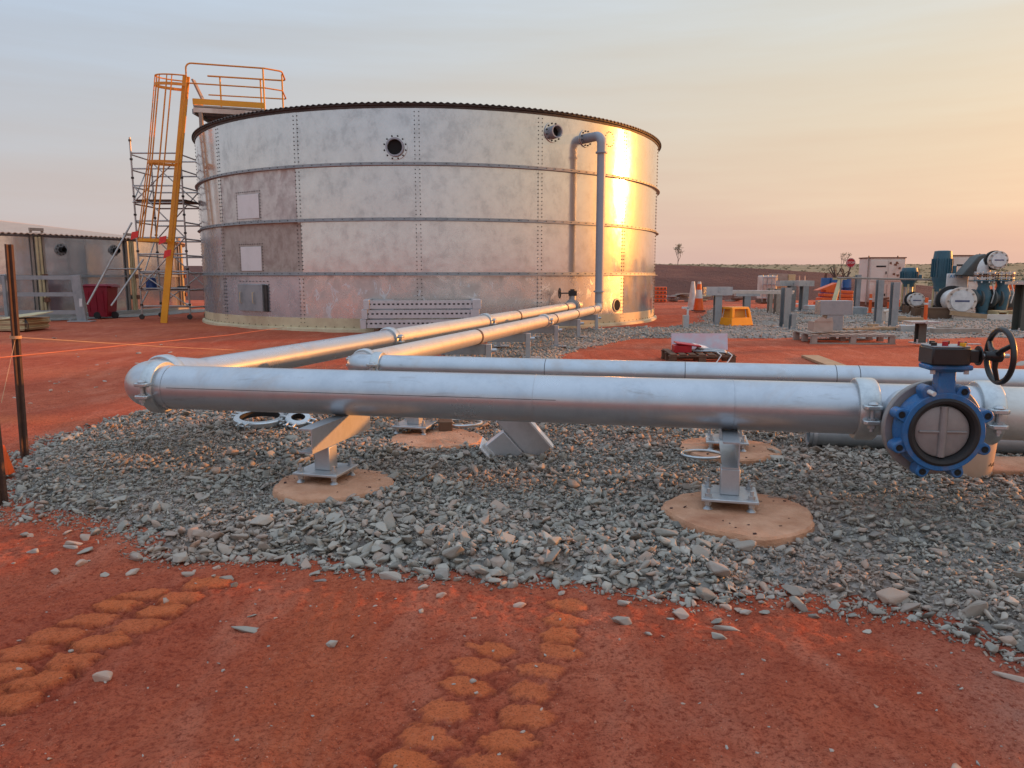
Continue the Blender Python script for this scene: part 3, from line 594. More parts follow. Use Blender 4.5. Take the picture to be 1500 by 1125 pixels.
def plate(pxc, pyc, wpx, hpx, mat, th=.012, bolts=True, name='inspection_plate'):
    a0, z0 = on_tank(pxc - wpx / 2, pyc + hpx / 2); a1, z1 = on_tank(pxc + wpx / 2, pyc - hpx / 2)
    o = curved(a0, a1, z0, z1, TR + .012 + th, th + .004, 4).build(name, mat, tank, bevel=.006)
    if bolts:
        b_ = MB(); da, dz = .35, .07
        for i in range(11):
            f = i / 10
            for ph, z in ((a0 - da + (a1 - a0 + 2 * da) * f, z0 - dz), (a0 - da + (a1 - a0 + 2 * da) * f, z1 + dz), (a0 - da, z0 - dz + (z1 - z0 + 2 * dz) * f), (a1 + da, z0 - dz + (z1 - z0 + 2 * dz) * f)): bolt(b_, tp(ph, z, TR + .01), tn(ph), .013)
        b_.build('plate_bolts', 'dark_bolt', o, kind='stuff')
    return a0, a1, z0, z1, o
plate(364.5, 302.5, 29, 38, 'galv_bright'); plate(369, 379, 28, 36, 'galv_bright')
a0, a1, z0, z1, door = plate(371, 435.5, 33, 38, 'galv_dull', .09, False, 'manway_door')
MB().box((0, 0, 0), (.001, .001, .001))
for f in (.15, .68):
    ph = a0 + (a1 - a0) * f; zz = (z0 + z1) / 2
    MB().tube([tp(ph, zz - .15, TR + .1), tp(ph, zz - .15, TR + .15), tp(ph, zz + .15, TR + .15), tp(ph, zz + .15, TR + .1)], .012, 6).build('door_handle', 'cream_paint', door)
b_ = MB()
for i in range(9):
    bolt(b_, tp(a1 + 1.3, z0 + (z1 - z0) * i / 8, TR + .01), tn(a1 + 1.3), .013)
    bolt(b_, tp(a0 + (a1 + 1 - a0) * i / 8, z1 + .08, TR + .01), tn(a1), .013)
b_.build('door_bolts', 'dark_bolt', door, kind='stuff')
curved(a1 + .05, a1 + .9, z0 - .01, z1 - .02, TR + .05, .045, 3).build('door_frame', 'roof_edge', door)
def nozzle(phi, z, rp, rf, L, parent, mat='grey_pvc', fmat='galv_mottled'):
    p, nn = tp(phi, z, TR + .006), tn(phi)
    fl = MB().lathe(p, nn, [(rp, 0), (rf, 0), (rf, .03), (rp, .03)], 32).build('flange', fmat, parent)
    b_ = MB(); u = Vector((0, 0, 1)); w = nn.cross(u)
    for i in range(12):
        a = 2 * math.pi * (i + .5) / 12; bolt(b_, p + nn * .03 + (u * math.cos(a) + w * math.sin(a)) * (rp + rf) / 2 * 1.04, nn, .022, .03)
    b_.build('flange_bolts', 'dark_bolt', fl, kind='stuff')
    st = MB().lathe(p, nn, [(rp, .0), (rp, L), (rp * .82, L), (rp * .82, .01)], 32, False).build('stub_pipe', mat, parent)
    MB().lathe(p, nn, [(rp * .82, .02), (.001, .02)], 32, False).build('bore', 'inside_dark', st)
    return p, nn
ph, z = on_tank(579, 216); nozzle(ph, z, .235, .31, .10, tank)
ph, z = on_tank(810, 194); nozzle(ph, z, .17, .27, .22, tank)
ph, z = on_tank(903, 447); p, nn = tp(ph, z, TR + .012), tn(ph)
dr = MB().lathe(p, nn, [(.16, 0), (.20, 0), (.20, .015), (.16, .015)], 28).build('drain_flange', 'galv_dull', tank); MB().lathe(p, nn, [(.16, .006), (.001, .006)], 28, False).build('drain_hole', 'inside_dark', dr)
ph, z = on_tank(893, 204); b_ = MB()
for i in range(14):
    a = 2 * math.pi * i / 14; q = ph + math.degrees(.2 * math.cos(a) / TR); bolt(b_, tp(q, z + .2 * math.sin(a), TR + .008), tn(q), .013)
b_.build('blank_bolts', 'dark_bolt', tank, kind='stuff')
# overflow: nozzle, elbow and down pipe
ph, z = on_tank(858, 203); p, nn = nozzle(ph, z, .13, .24, .2, tank)
DOWN = p + nn * .62
dp = thing('overflow_down_pipe', 'grey plastic down pipe fixed to the right front of the big tank', 'pipe', (DOWN.x, DOWN.y, .72))
MB().tube(fillet([p + nn * .2, DOWN, DOWN - Vector((0, 0, .45))], .22, 10), .125, 20).build('elbow', 'grey_pvc', dp)
MB().cyl(DOWN - Vector((0, 0, .45)), (DOWN.x, DOWN.y, .74), .115, 20).build('pipe', 'grey_pvc', dp)
for zz in (DOWN.z - .45, 1.05): MB().lathe((DOWN.x, DOWN.y, zz), (0, 0, 1), [(.115, -.02), (.16, -.02), (.16, .02), (.115, .02)], 24).build('collar', 'grey_pvc', dp)
# brown trench box at the foot of the pipes
q = G(895, 478); MB().box((q.x - .75, q.y + .25, .22), (1.6, .1, .46)).box((q.x + .05, q.y + .45, .22), (.08, .5, .46)).build('trench_board', 'pad_brown'); tag(bpy.context.scene.objects['trench_board'], 'dark brown board standing against the tank foot below the down pipe', 'board')

# ================================================================ THE LOW TANK BEHIND, LEFT
C2 = Vector((-23.9, 31.6, 0)); R2 = 9.3
t2 = thing('storage_tank', 'low galvanised tank with corrugated roof at the far left', 'tank', C2)
cdir2 = math.atan2(-C2.x, -C2.y)
def q2(phi, z, r=R2): a = cdir2 - R(phi); return C2 + Vector((math.sin(a) * r, math.cos(a) * r, z))
def n2_(phi): a = cdir2 - R(phi); return Vector((math.sin(a), math.cos(a), 0))
def on_t2(px, py):
    d = ray(px, py); o = Vector((0, 0, EYE)) - C2; A_, B_, C_ = d.x ** 2 + d.y ** 2, 2 * (o.x * d.x + o.y * d.y), o.x ** 2 + o.y ** 2 - R2 * R2
    t = (-B_ - math.sqrt(max(0, B_ * B_ - 4 * A_ * C_))) / (2 * A_); p = o + d * t; phi = math.degrees(cdir2 - math.atan2(p.x, p.y)); return (phi + 180) % 360 - 180, p.z
for c in range(2):
    for k in range(18):
        p0 = 20 * k + 7; V = []
        for i in range(7):
            f = p0 + 20 * i / 6; V += [q2(f, 1.43 * c + .02, R2 + .004 * (k % 2)), q2(f, 1.43 * (c + 1) + .02, R2 + .004 * (k % 2))]
        MB().add(V, [(2 * i, 2 * i + 2, 2 * i + 3, 2 * i + 1) for i in range(6)]).build('wall_panel', 'galv_sheet' if (k + c) % 3 else 'galv_mottled', t2)
MB().lathe(C2, (0, 0, 1), [(R2, 1.5), (R2 + .02, 1.5), (R2 + .02, 1.44), (R2 + .07, 1.44), (R2 + .07, 1.42), (R2, 1.42)], 120).build('stiffener_ring', 'galv_dull', t2)
MB().lathe(C2, (0, 0, 1), [(R2 + .25, .14), (R2 + .25, -.05), (R2 - .1, -.05), (R2 - .1, .14)], 90).build('footing_ring', 'concrete_grey', t2)
nw = 330; n = nw * 6; V = []
for r_, z in ((R2 + .2, 2.885), (R2 + .2, 2.91), (.2, 4.05)):
    for j in range(n):
        th = 2 * math.pi * j / n; V.append(C2 + Vector((math.cos(th) * r_, math.sin(th) * r_, z + .017 * math.cos(nw * th) * min(1, r_ / R2))))
MB().add(V, [(a * n + j, a * n + (j + 1) % n, (a + 1) * n + (j + 1) % n, (a + 1) * n + j) for a in (0, 1) for j in range(n)]).build('roof', 'roof_sheet', t2)
MB().lathe(C2, (0, 0, 1), [(R2 + .01, 2.80), (R2 + .06, 2.80), (R2 + .18, 2.86), (R2 + .01, 2.86)], 120).build('eave_trim', 'galv_dull', t2)
for px, py in ((89, 366), (167, 367)):
    ph, z = on_t2(px, py); p, nn = q2(ph, z), n2_(ph)
    fl = MB().lathe(p, nn, [(.1, 0), (.21, 0), (.21, .03), (.1, .03)], 20).build('flange', 'galv_dull', t2); b_ = MB(); u = Vector((0, 0, 1)); w = nn.cross(u)
    for i in range(9): a = i * .698; bolt(b_, p + nn * .03 + (u * math.cos(a) + w * math.sin(a)) * .165, nn, .025, .03)
    b_.build('flange_bolts', 'dark_bolt', fl, kind='stuff'); st = MB().lathe(p, nn, [(.1, 0), (.1, .22), (.08, .22), (.08, .01)], 18, False).build('stub_pipe', 'inside_dark', t2)
def gauge(px, lab):
    ph, _ = on_t2(px, 400); nn = n2_(ph); p = q2(ph, .1, R2 + .06); w = Vector((-nn.y, nn.x, 0)); Z = Vector((0, 0, 1))
    g_ = thing('level_gauge', lab, 'gauge', p)
    for s in (-.17, .19): MB().beam(p + w * s, p + w * s + Z * 2.95, .07, .05, nn).build('rail', 'timber_grey', g_)
    for s in (-.05, .06): MB().cyl(p + w * s + nn * .08, p + w * s + nn * .08 + Z * 2.7, .045, 10).build('tube', 'ply_cream', g_)
    MB().beam(p + w * -.21 + Z * 2.95, p + w * .23 + Z * 2.95, .1, .1).build('head', 'timber_grey', g_)
    for zz in (.55, 1.35): MB().box(p + w * .12 + nn * .12 + Z * zz, (.14, .14, .16)).build('valve_block', 'rust', g_)
gauge(57, 'tall level gauge tubes on the low tank left of the red bin'); gauge(190, 'tall level gauge tubes on the low tank behind the scaffold'); gauge(262, 'tall timber backed gauge on the low tank close to the big tank')

# ================================================================ PIPE RUNS
ZV = Vector((0, 0, 1))
def coupling(parent, p, d, r, wid=.11, side=None, name='coupling', fat=.034, mat='galv_coupling'):
    """grooved clamp: two half shells with ears, a bolt through each pair of ears"""
    d = Vector(d).normalized(); s = side or ZV.cross(d).normalized(); u = d.cross(s).normalized(); p = Vector(p)
    if u.z < 0: u = -u
    o = MB().lathe(p, d, [(r - .01, -wid / 2), (r + fat * .75, -wid / 2), (r + fat, -wid * .36), (r + fat, wid * .36), (r + fat * .75, wid / 2), (r - .01, wid / 2)], 40).build(name, mat, parent, bevel=.004)
    for q in (-1, 1):
        c = p + s * q * (r + fat * .6)
        for k in (-1, 1):
            b_ = MB(frame(c + u * k * r * .28, s * q, d)); b_.prism([(-.03, -.052), (.05, -.052), (.066, -.034), (.066, .034), (.05, .052), (-.03, .052)], (0, 0, -.013), (1, 0, 0), (0, 1, 0), .026); b_.build('clamp_ear', mat, o, bevel=.005)
        cb = c + s * q * .034
        MB().cyl(cb - u * r * .62, cb + u * r * .34, .013, 10).lathe(cb + u * r * .36, u, [(.028, 0), (.03, .008), (.018, .02), (.001, .022)], 12, False).lathe(cb - u * r * .5, u, [(.001, 0), (.024, 0), (.024, .06), (.001, .06)], 6).build('clamp_bolt', 'galv_steel', o)
    return o
def band(parent, p, d, r, w=.05, mat='tape_band'):
    return MB().lathe(p, d, [(r - .002, -w / 2), (r + .007, -w / 2), (r + .007, w / 2), (r - .002, w / 2)], 24).build('joint_band', mat, parent)
def at_px(p, d, px):
    """point of the line p + t d that is seen in column px"""
    k = (px - 750) / FPX
    # camera-space: x = k * depth, depth = y*cT - (z-EYE)*sT
    A0 = p.y * cT - (p.z - EYE) * sT; A1 = d.y * cT - d.z * sT; t = (k * A0 - p.x) / (d.x - k * A1); return p + d * t
RA, RAB, RB = .162, .122, .108
PL, PR = G(255, 567, .67), G(1240, 598, .67); dA = (PR - PL).normalized()
CA = PL - dA * .40
EA = W(838, 449, 20.35); eA = (EA - CA).normalized()
runA = thing('main_pipe_run', 'thick galvanised pipe along the front, turning at the left back to the tank', 'pipe', (PL.x, PL.y, .1))
END = PL + dA * 9.2
el = fillet([PL, CA, CA + eA * .42], .30, 14)
J1, J2 = at_px(PL, dA, 1264), at_px(PL, dA, 1440)
MB().cyl(PL, J1, RA, 64).build('front_pipe', 'galv_pipe', runA); MB().cyl(J1 + dA * .015, J2, RA, 64).build('tee_pipe', 'galv_pipe', runA); MB().cyl(J2 + dA * .015, END, RA, 64).build('front_pipe', 'galv_pipe_dull', runA)
MB().tube(el, RA + .004, 48).build('elbow', 'galv_pipe', runA)
coupling(runA, at_px(PL, dA, 236), dA, RA, .10); coupling(runA, J1, dA, RA, .12); coupling(runA, J2, dA, RA, .12)
coupling(runA, CA + eA * .40, eA, RA, .10)
b0 = CA + eA * .44; k1 = at_px(CA, eA, 570)
red = MB().tube([b0, b0 + eA * .12, b0 + eA * .36, b0 + eA * .4], [RA, RA, RAB, RAB], 40).build('reducer', 'galv_pipe', runA)
k2 = at_px(CA, eA, 711); k3 = at_px(CA, eA, 756)
MB().cyl(b0 + eA * .4, k1, RAB, 40).build('branch_pipe', 'galv_pipe', runA)
MB().cyl(k1, k2, RAB, 32).build('branch_pipe', 'galv_pipe_dull', runA); MB().cyl(k2, k3, RAB, 32).build('branch_pipe', 'galv_pipe_dull', runA); MB().cyl(k3, EA + eA * .8, RAB, 32).build('branch_pipe', 'galv_pipe_dull', runA)
coupling(runA, k1, eA, RAB, .14); coupling(runA, k2, eA, RAB, .16); band(runA, k3, eA, RAB, .07); band(runA, at_px(CA, eA, 826), eA, RAB, .1)
# a thin dark bead drawn in for the edge of the sky reflection; ring welds
Sd = ZV.cross(dA).normalized(); Sd = Sd if Sd.y < 0 else -Sd
sv = (Sd * math.cos(.12) + ZV * math.sin(.12)) * RA
MB().cyl(PL + sv + dA * .05, PL + sv + dA * 2.9, .0022, 6).build('reflection_line', 'seam_reflection_dark', runA)
for px in (785, 1073): MB().lathe(at_px(PL, dA, px), dA, [(RA - .002, -.004), (RA + .0022, -.002), (RA + .0022, .002), (RA - .002, .004)], 48).build('weld_ring', 'galv_pipe', runA)

BL, BR = G(555, 521, .75), G(1480, 542, .75); BL.z = BR.z = .65; dB = (BR - BL).normalized()
CB = BL - dB * ((BL.x + 1.52) / dB.x); EB = Vector((DOWN.x, DOWN.y, .58)); eB = (EB - CB).normalized()
runB = thing('second_pipe_run', 'thinner galvanised pipe behind the front pipe, turning back to the down pipe', 'pipe', (CB.x, CB.y, .1))
el = fillet([CB + dB * .26, CB, CB + eB * .26], .17, 12)
MB().tube(el, RB + .004, 40).build('elbow', 'galv_pipe', runB)
MB().cyl(CB + dB * .26, BL + dB * 8.5, RB, 48).build('front_pipe', 'galv_pipe', runB)
for px in (800, 1003, 1222, 1256): MB().lathe(at_px(BL, dB, px), dB, [(RB - .002, -.004), (RB + .002, -.002), (RB + .002, .002), (RB - .002, .004)], 40).build('weld_ring', 'seam_reflection_dark', runB)
coupling(runB, CB + dB * .27, dB, RB, .09, fat=.03); coupling(runB, CB + eB * .27, eB, RB, .09, fat=.03)
m1 = at_px(CB, eB, 797)
MB().cyl(CB + eB * .26, m1, RB, 36).build('branch_pipe', 'galv_pipe_dull', runB); MB().tube(fillet([m1, EB, EB + ZV * .22], .14, 8), RB, 28).build('branch_pipe', 'galv_pipe_dull', runB)
coupling(runB, m1, eB, RB, .16, fat=.03)
for px in (697, 810, 842, 866): band(runB, at_px(CB, eB, px), eB, RB, .06)

# the gate valve with its hand wheel where the main run meets the tank
gv = thing('tank_outlet_valve', 'small black hand wheel valve on the pipe end at the tank wall', 'valve', (EA.x, EA.y, EA.z + RAB))
b_ = MB().lathe(EA + eA * .05, eA, [(.1, -.1), (.2, -.1), (.2, -.06), (.14, -.05), (.14, .05), (.2, .06), (.2, .1), (.1, .1)], 24); b_.cyl(EA + eA * .05, EA + eA * .05 + ZV * .3, .09, 14); b_.build('valve_body', 'galv_dull', gv)
tpv = EA + eA * .05 + ZV * .36; wl = Vector((-1, -.15, 0)).normalized()
MB().box(tpv, (.22, .2, .14)).cyl(tpv, tpv + ZV * .11, .07, 10).build('gearbox', 'black_paint', gv, bevel=.01); MB().cyl(tpv, tpv + wl * .38, .018, 8).build('shaft', 'black_paint', gv)
c = tpv + wl * .36; u = wl.cross(ZV).normalized(); ring = [c + (u * math.cos(a) + ZV * math.sin(a)) * .13 for a in [2 * math.pi * i / 20 for i in range(20)]]
hw = MB().tube(ring, .016, 8, True)
for i in range(3): a = i * 2.094; hw.cyl(c, c + (u * math.cos(a) + ZV * math.sin(a)) * .13, .012, 6)
hw.build('hand_wheel', 'black_paint', gv)

# ---------------------------------------------------------------- pier footings and T supports
def pier(i, label):
    c, r = PIERS[i]; n = 72; V = []
    rr = [r * (1 + .035 * math.sin(3 * a + i) + .02 * math.sin(7 * a + 2 * i) + .012 * rnd.uniform(-1, 1)) for a in [2 * math.pi * k / n for k in range(n)]]
    for z, f in ((-.1, 1.0), (.088, 1.0), (.103, .97), (.106, .6), (.105, .25)):
        V += [Vector((c.x + rr[k] * f * math.cos(2 * math.pi * k / n), c.y + rr[k] * f * math.sin(2 * math.pi * k / n), z + (.004 * rnd.uniform(-1, 1) if f < .99 else 0))) for k in range(n)]
    Fc = [(a * n + k, a * n + (k + 1) % n, (a + 1) * n + (k + 1) % n, (a + 1) * n + k) for a in range(4) for k in range(n)] + [tuple(range(4 * n, 5 * n))]
    tag(MB().add(V, Fc).build('pier_footing', 'concrete_red'), label, 'footing', 'round pier footings')
    b_ = MB()
    for k in range(16):
        a, q = rnd.uniform(0, 6.28), rnd.uniform(.55, .95) * r; V_, F_ = T1[k]; s = rnd.uniform(.005, .014); b_.add([Vector((c.x + q * math.cos(a), c.y + q * math.sin(a), .109)) + Vector(v.tolist()) * s for v in V_], [tuple(f) for f in F_])
    o = b_.build('stone_chips', 'pad_brown', None, smooth=False, kind='stuff'); tag(o, 'dark chips lying on a round concrete footing', 'chips')
pier(0, 'orange stained round concrete footing nearest the camera, under the right support'); pier(1, 'orange stained round concrete footing under the left support with the sunlit beam')
pier(2, 'round footing behind the front pipe, seen past the right support'); pier(3, 'round footing behind the front pipe, with a wood block on it')
def support(label, base, az, fwd, back, ptop=.48, saddle=0, post=.115, pz=.176):
    d = Vector((math.sin(az), math.cos(az), 0)); s = Vector((d.y, -d.x, 0)); base = Vector((base.x, base.y, 0)); t = thing('pipe_support', label, 'support', (base.x, base.y, .105), 'galvanised pipe supports on round footings')
    fr = lambda z: frame(base + ZV * z, s, d)
    MB(fr(pz)).box((0, 0, -.008), (.33, .33, .018)).build('base_plate', 'galv_steel', t, bevel=.004)
    for i in (-1, 1):
        for j in (-1, 1):
            b_ = MB(fr(0)); c = Vector((i * .125, j * .125, 0)); b_.cyl(c + ZV * .1, c + ZV * (pz + .055), .011, 10)
            b_.lathe(c + ZV * pz, ZV, [(.001, .0), (.03, .0), (.03, .004), (.021, .005), (.021, .026), (.001, .026)], 6).lathe(c + ZV * (pz - .018), -ZV, [(.001, 0), (.03, 0), (.03, .005), (.02, .006), (.02, .028), (.001, .028)], 6).lathe(c + ZV * .105, ZV, [(.03, 0), (.012, .02), (.001, .02)], 10, False); b_.build('anchor_bolt', 'galv_steel', t)
    zb = ptop - .165
    MB(fr(0)).box((0, 0, (pz + zb) / 2), (post, post, zb - pz - .001)).build('post', 'galv_steel', t, bevel=.006)
    # channel beam on the post
    b_ = MB(fr(0)); hw_ = .05
    b_.prism([(hw_, zb), (hw_, ptop), (-hw_, ptop), (-hw_, ptop - .01), (hw_ - .008, ptop - .01), (hw_ - .008, zb + .01), (-hw_, zb + .01), (-hw_, zb)], (0, -fwd, 0), (1, 0, 0), (0, 0, 1), -(fwd + back)); b_.build('beam', 'galv_steel', t)
    if saddle: MB(fr(0)).box((0, back - .16, ptop + saddle / 2), (.14, .2, saddle)).build('saddle', 'galv_steel', t, bevel=.004)
    return t
azp = math.atan2(-dA.y, dA.x); azp = math.atan2(-dA.y, dA.x)
s1 = G(478, 686, .176); support('pipe support with sunlit beam face under the front pipe at left', s1, R(15), .26, .60, ptop=.505)
s2 = G(1068, 722, .176); support('pipe support with four anchor bolts under the front pipe at right', s2, R(14), .06, .68, ptop=.505)
s3 = G(1064, 642, .176); support('pipe support behind the front pipe at right, only its base plate showing', s3, R(13), .05, .75, saddle=.06)
s4 = G(608, 620, .176); support('pipe support behind the front pipe left of centre, beside a wood block', s4, R(13), .05, .75, saddle=.06)
# goal post supports under the branch
for i, (Yp, word) in enumerate(((10.7, 'nearest, half hidden by the pipes'), (12.85, 'second from the front'), (15.0, 'third from the front'), (17.3, 'fourth from the front'), (19.7, 'farthest, beside the tank'))):
    tB = (Yp - CB.y) / eB.y; pB = CB + eB * tB; tA = (Yp - CA.y) / eA.y; pA = CA + eA * tA; xr, xl = pB.x + .09, pA.x - .3
    top = min(pB.z - RB, pA.z - RAB) - .005
    t = thing('trestle_support', 'grey steel trestle under the two branch pipes, ' + word, 'support', (xr, Yp, .1), 'trestles under the branch pipes')
    MB().box(((xl + xr) / 2, Yp, top - .075), (xr - xl, .09, .15)).build('beam', 'galv_dull', t, bevel=.004)
    for xx in (xl + .05, xr + .045):
        MB().box((xx, Yp - .002, (top + .09) / 2 + .005), (.085, .115, top - .1)).build('post', 'galv_steel', t, bevel=.004); MB().box((xx + .06, Yp, .088), (.3, .26, .018)).build('base_plate', 'galv_steel', t)
    MB().cyl((xr + .08, Yp - .03, top - .09), (xr + .16, Yp - .03, top - .09), .03, 10).build('end_bolt', 'galv_steel', t)
    for dx in (-.04, .17): MB().cyl((xr + dx, Yp - .08, .06), (xr + dx, Yp - .08, .17), .014, 8).build('anchor_bolt', 'galv_steel', t)

# ---------------------------------------------------------------- the blue butterfly valve in front
nv = Vector((dA.y, -dA.x, 0)); nv = nv if nv.y < 0 else -nv; nv = (nv + Vector((.10, 0, 0))).normalized()
VC = W(1377, 631, 3.92); tee = at_px(PL, dA, 1372)
rv = nv.cross(ZV).normalized(); rv = rv if rv.x > 0 else -rv
tee = PL + dA * ((VC - PL).dot(dA)); tee.z = VC.z - .02
MB().cyl(tee, VC - nv * .10, RA * .98, 40).build('tee_branch', 'galv_pipe', runA)
MB().lathe(VC - nv * .12, nv, [(RA * .9, 0), (.255, 0), (.262, .006), (.262, .036), (.255, .042), (RA * .9, .042)], 56).build('flange', 'disc_grey', runA, bevel=.002)
val = thing('butterfly_valve', 'blue butterfly valve with black hand wheel on the front pipe', 'valve', VC)
FM = Matrix.Translation(VC) @ Matrix((rv, ZV, nv)).transposed().to_4x4() @ Matrix.Scale(.935, 4)      # x right, y up, z to the camera
def rim(prof, name, mat, par=val, n=64, bev=0): return MB(FM).lathe((0, 0, 0), (0, 0, 1), prof, n).build(name, mat, par, bevel=bev)
body = rim([(.18, -.075), (.236, -.075), (.238, -.04), (.222, -.02), (.220, .02), (.226, .03), (.226, .05), (.18, .05)], 'valve_body', 'valve_blue', bev=.004)
for i in range(8):
    a = R(22.5 + 45 * i); c, s = math.cos(a), math.sin(a); pts = []
    for k in range(13):
        t = -math.pi / 2 + math.pi * k / 12; pts.append((.252 + .034 * math.cos(t), .034 * math.sin(t)))
    pts = [(.19, -.042)] + pts + [(.19, .042)]
    lug = MB(FM).prism(pts, (0, 0, -.055), (c, s, 0), (-s, c, 0), .095).build('bolt_lug', 'valve_blue', val, bevel=.006)
    if i == 2: MB(FM).cyl((.252 * c, .252 * s, .03), (.252 * c + .015, .252 * s - .01, .075), .014, 10).build('guide_bolt', 'white_clean', lug)
    else: MB(FM).lathe((.252 * c, .252 * s, .0406), (0, 0, 1), [(.016, 0), (.001, 0)], 16, False).lathe((.252 * c, .252 * s, .0408), (0, 0, 1), [(.0165, 0), (.0195, .002), (.0165, .0022)], 16).build('bolt_hole', 'inside_dark', lug)
rim([(.150, -.06), (.196, -.06), (.196, .054), (.182, .060), (.166, .054), (.155, .036)], 'rubber_seat', 'black_rubber')
dz = .018
disc = MB(FM).lathe((0, 0, 0), (0, 0, 1), [(.001, dz + .012), (.135, dz + .012), (.148, dz + .006), (.152, dz - .012), (.001, dz - .012)], 56, False).build('disc', 'disc_grey', val)
MB(FM).tube([(0, -.145, dz + .004), (0, -.05, dz + .010), (0, .05, dz + .010), (0, .145, dz + .004)], .024, 16).build('disc_hub', 'disc_grey', disc)
MB(FM).box((0, 0, dz + .014), (.262, .012, .014)).build('disc_rib', 'disc_grey', disc, bevel=.003)
MB(FM).prism([(-.085, .175), (.085, .175), (.05, .235), (.046, .36), (-.046, .36), (-.05, .235)], (0, 0, -.045), (1, 0, 0), (0, 1, 0), .085).build('neck', 'valve_blue', val, bevel=.01)
MB(FM).box((0, .372, 0), (.235, .03, .15)).box((0, .356, 0), (.16, .02, .12)).build('top_flange', 'valve_blue', val, bevel=.01)
for i in (-1, 1): MB(FM).cyl((i * .09, .335, .05), (i * .09, .357, .05), .014, 6).build('flange_nut', 'galv_steel', val)
gb = MB(FM).prism([(-.115, -.09), (.03, -.10), (.10, -.07), (.10, .07), (.03, .10), (-.115, .09)], (0, .388, 0), (1, 0, 0), (0, 0, -1), .098).build('gearbox', 'black_paint', val, bevel=.008)
MB(FM).box((.125, .435, .02), (.055, .07, .075)).build('gearbox_nose', 'black_paint', gb, bevel=.006)
MB(FM).prism([(-.11, -.085), (.03, -.095), (.095, -.066), (.095, .066), (.03, .095), (-.11, .085)], (0, .4865, 0), (1, 0, 0), (0, 0, -1), .008).build('gearbox_lid', 'galv_dull', gb, bevel=.002)
for i, (bx_, bz_, mt) in enumerate(((-.095, .05, 'black_paint'), (-.04, .06, 'bolt_red'), (.05, .045, 'bolt_red'), (.045, .08, 'bolt_yellow'), (.09, 0, 'black_paint'), (-.06, -.05, 'black_paint'), (.02, -.05, 'black_paint'))): MB(FM).cyl((bx_, .494, bz_), (bx_, .513 + (.006 if 'red' in mt else 0), bz_), .016, 10).build('cap_bolt', mt, gb)
MB(FM).prism([(-.02, -.015), (.085, -.015), (.085, .015), (-.02, .015)], (.09, .499, .0), (1, 0, 0), (0, 0, -1), .004).build('pointer', 'galv_steel', gb)
sh = Vector((1, 0, .04)).normalized(); c0 = Vector((.145, .437, .02)); hwc = c0 + sh * .108
MB(FM).cyl(c0, c0 + sh * .175, .0125, 14).build('shaft', 'galv_steel', val); MB(FM).lathe(c0 + sh * .012, sh, [(.001, 0), (.055, 0), (.055, .008), (.001, .008)], 24).build('shaft_flange', 'black_paint', val)
u = Vector((0, 1, 0)); w = sh.cross(u).normalized(); RW = .148
ring = [hwc + (u * math.cos(a) + w * math.sin(a)) * RW + sh * .02 for a in [2 * math.pi * i / 40 for i in range(40)]]
wheel = MB(FM).tube(ring, .0155, 14, True).build('hand_wheel', 'black_paint', val)
MB(FM).lathe(hwc - sh * .06, sh, [(.001, 0), (.026, 0), (.026, .03), (.036, .05), (.036, .085), (.026, .095), (.001, .095)], 20).build('wheel_hub', 'black_paint', wheel)
for i in range(3):
    a = R(60 + 120 * i); MB(FM).tube([hwc, hwc + (u * math.cos(a) + w * math.sin(a)) * RW * .5 + sh * .0, hwc + (u * math.cos(a) + w * math.sin(a)) * RW * .98 + sh * .02], [.02, .015, .0125], 10).build('spoke', 'black_paint', wheel)

# ---------------------------------------------------------------- things lying on the gravel
p = PAIL; pb = thing('dusty_pail', 'orange dusted concrete filled pail standing under the blue valve', 'pail', (p.x, p.y, .06))
MB().lathe((p.x, p.y, .06), ZV, [(.001, 0), (.2, 0), (.206, .01), (.226, .28), (.236, .282), (.236, .3), (.22, .302), (.215, .27), (.001, .26)], 40, False).build('shell', 'pail_dusty', pb)
for i in range(7):
    a = R(-62 + 5.2 * i); q = Vector((p.x + .2125 * math.cos(a), p.y + .2125 * math.sin(a), .16 + .008 * math.sin(i * 2.1))); MB().box(q, (.012, .003, .012 + .008 * (i % 2)), Matrix.Rotation(a + R(90), 3, 'Z') @ Matrix.Rotation(.5 * (i % 3 - 1), 3, 'Y')).build('pen_mark', 'ink_black', pb)
# grey pipe lying behind the front pipe
q0 = G(1190, 657, .08); q0 = Vector((q0.x, q0.y + .12, .19)); qd = dA
lp = thing('spare_pipe', 'dull grey pipe lying on the gravel behind the blue valve', 'pipe', (q0.x, q0.y, .08)); MB().lathe(q0, qd, [(.085, .01), (.11, 0), (.11, 5.2), (.085, 5.2)], 32).build('pipe', 'galv_dull', lp); MB().lathe(q0, qd, [(.10, .03), (.122, .03), (.122, .06), (.10, .06)], 32).build('end_collar', 'galv_steel', lp)
# sand coloured slab to the right
q = G(1478, 682, .09); tag(MB().prism([(-.35, -.2), (.9, -.25), (1.0, .2), (-.28, .22)], (q.x, q.y, .06), (1, 0, 0), (0, 1, 0), .05).build('concrete_slab', 'concrete_red', bevel=.012), 'flat orange concrete slab at the right edge behind the pail', 'slab')
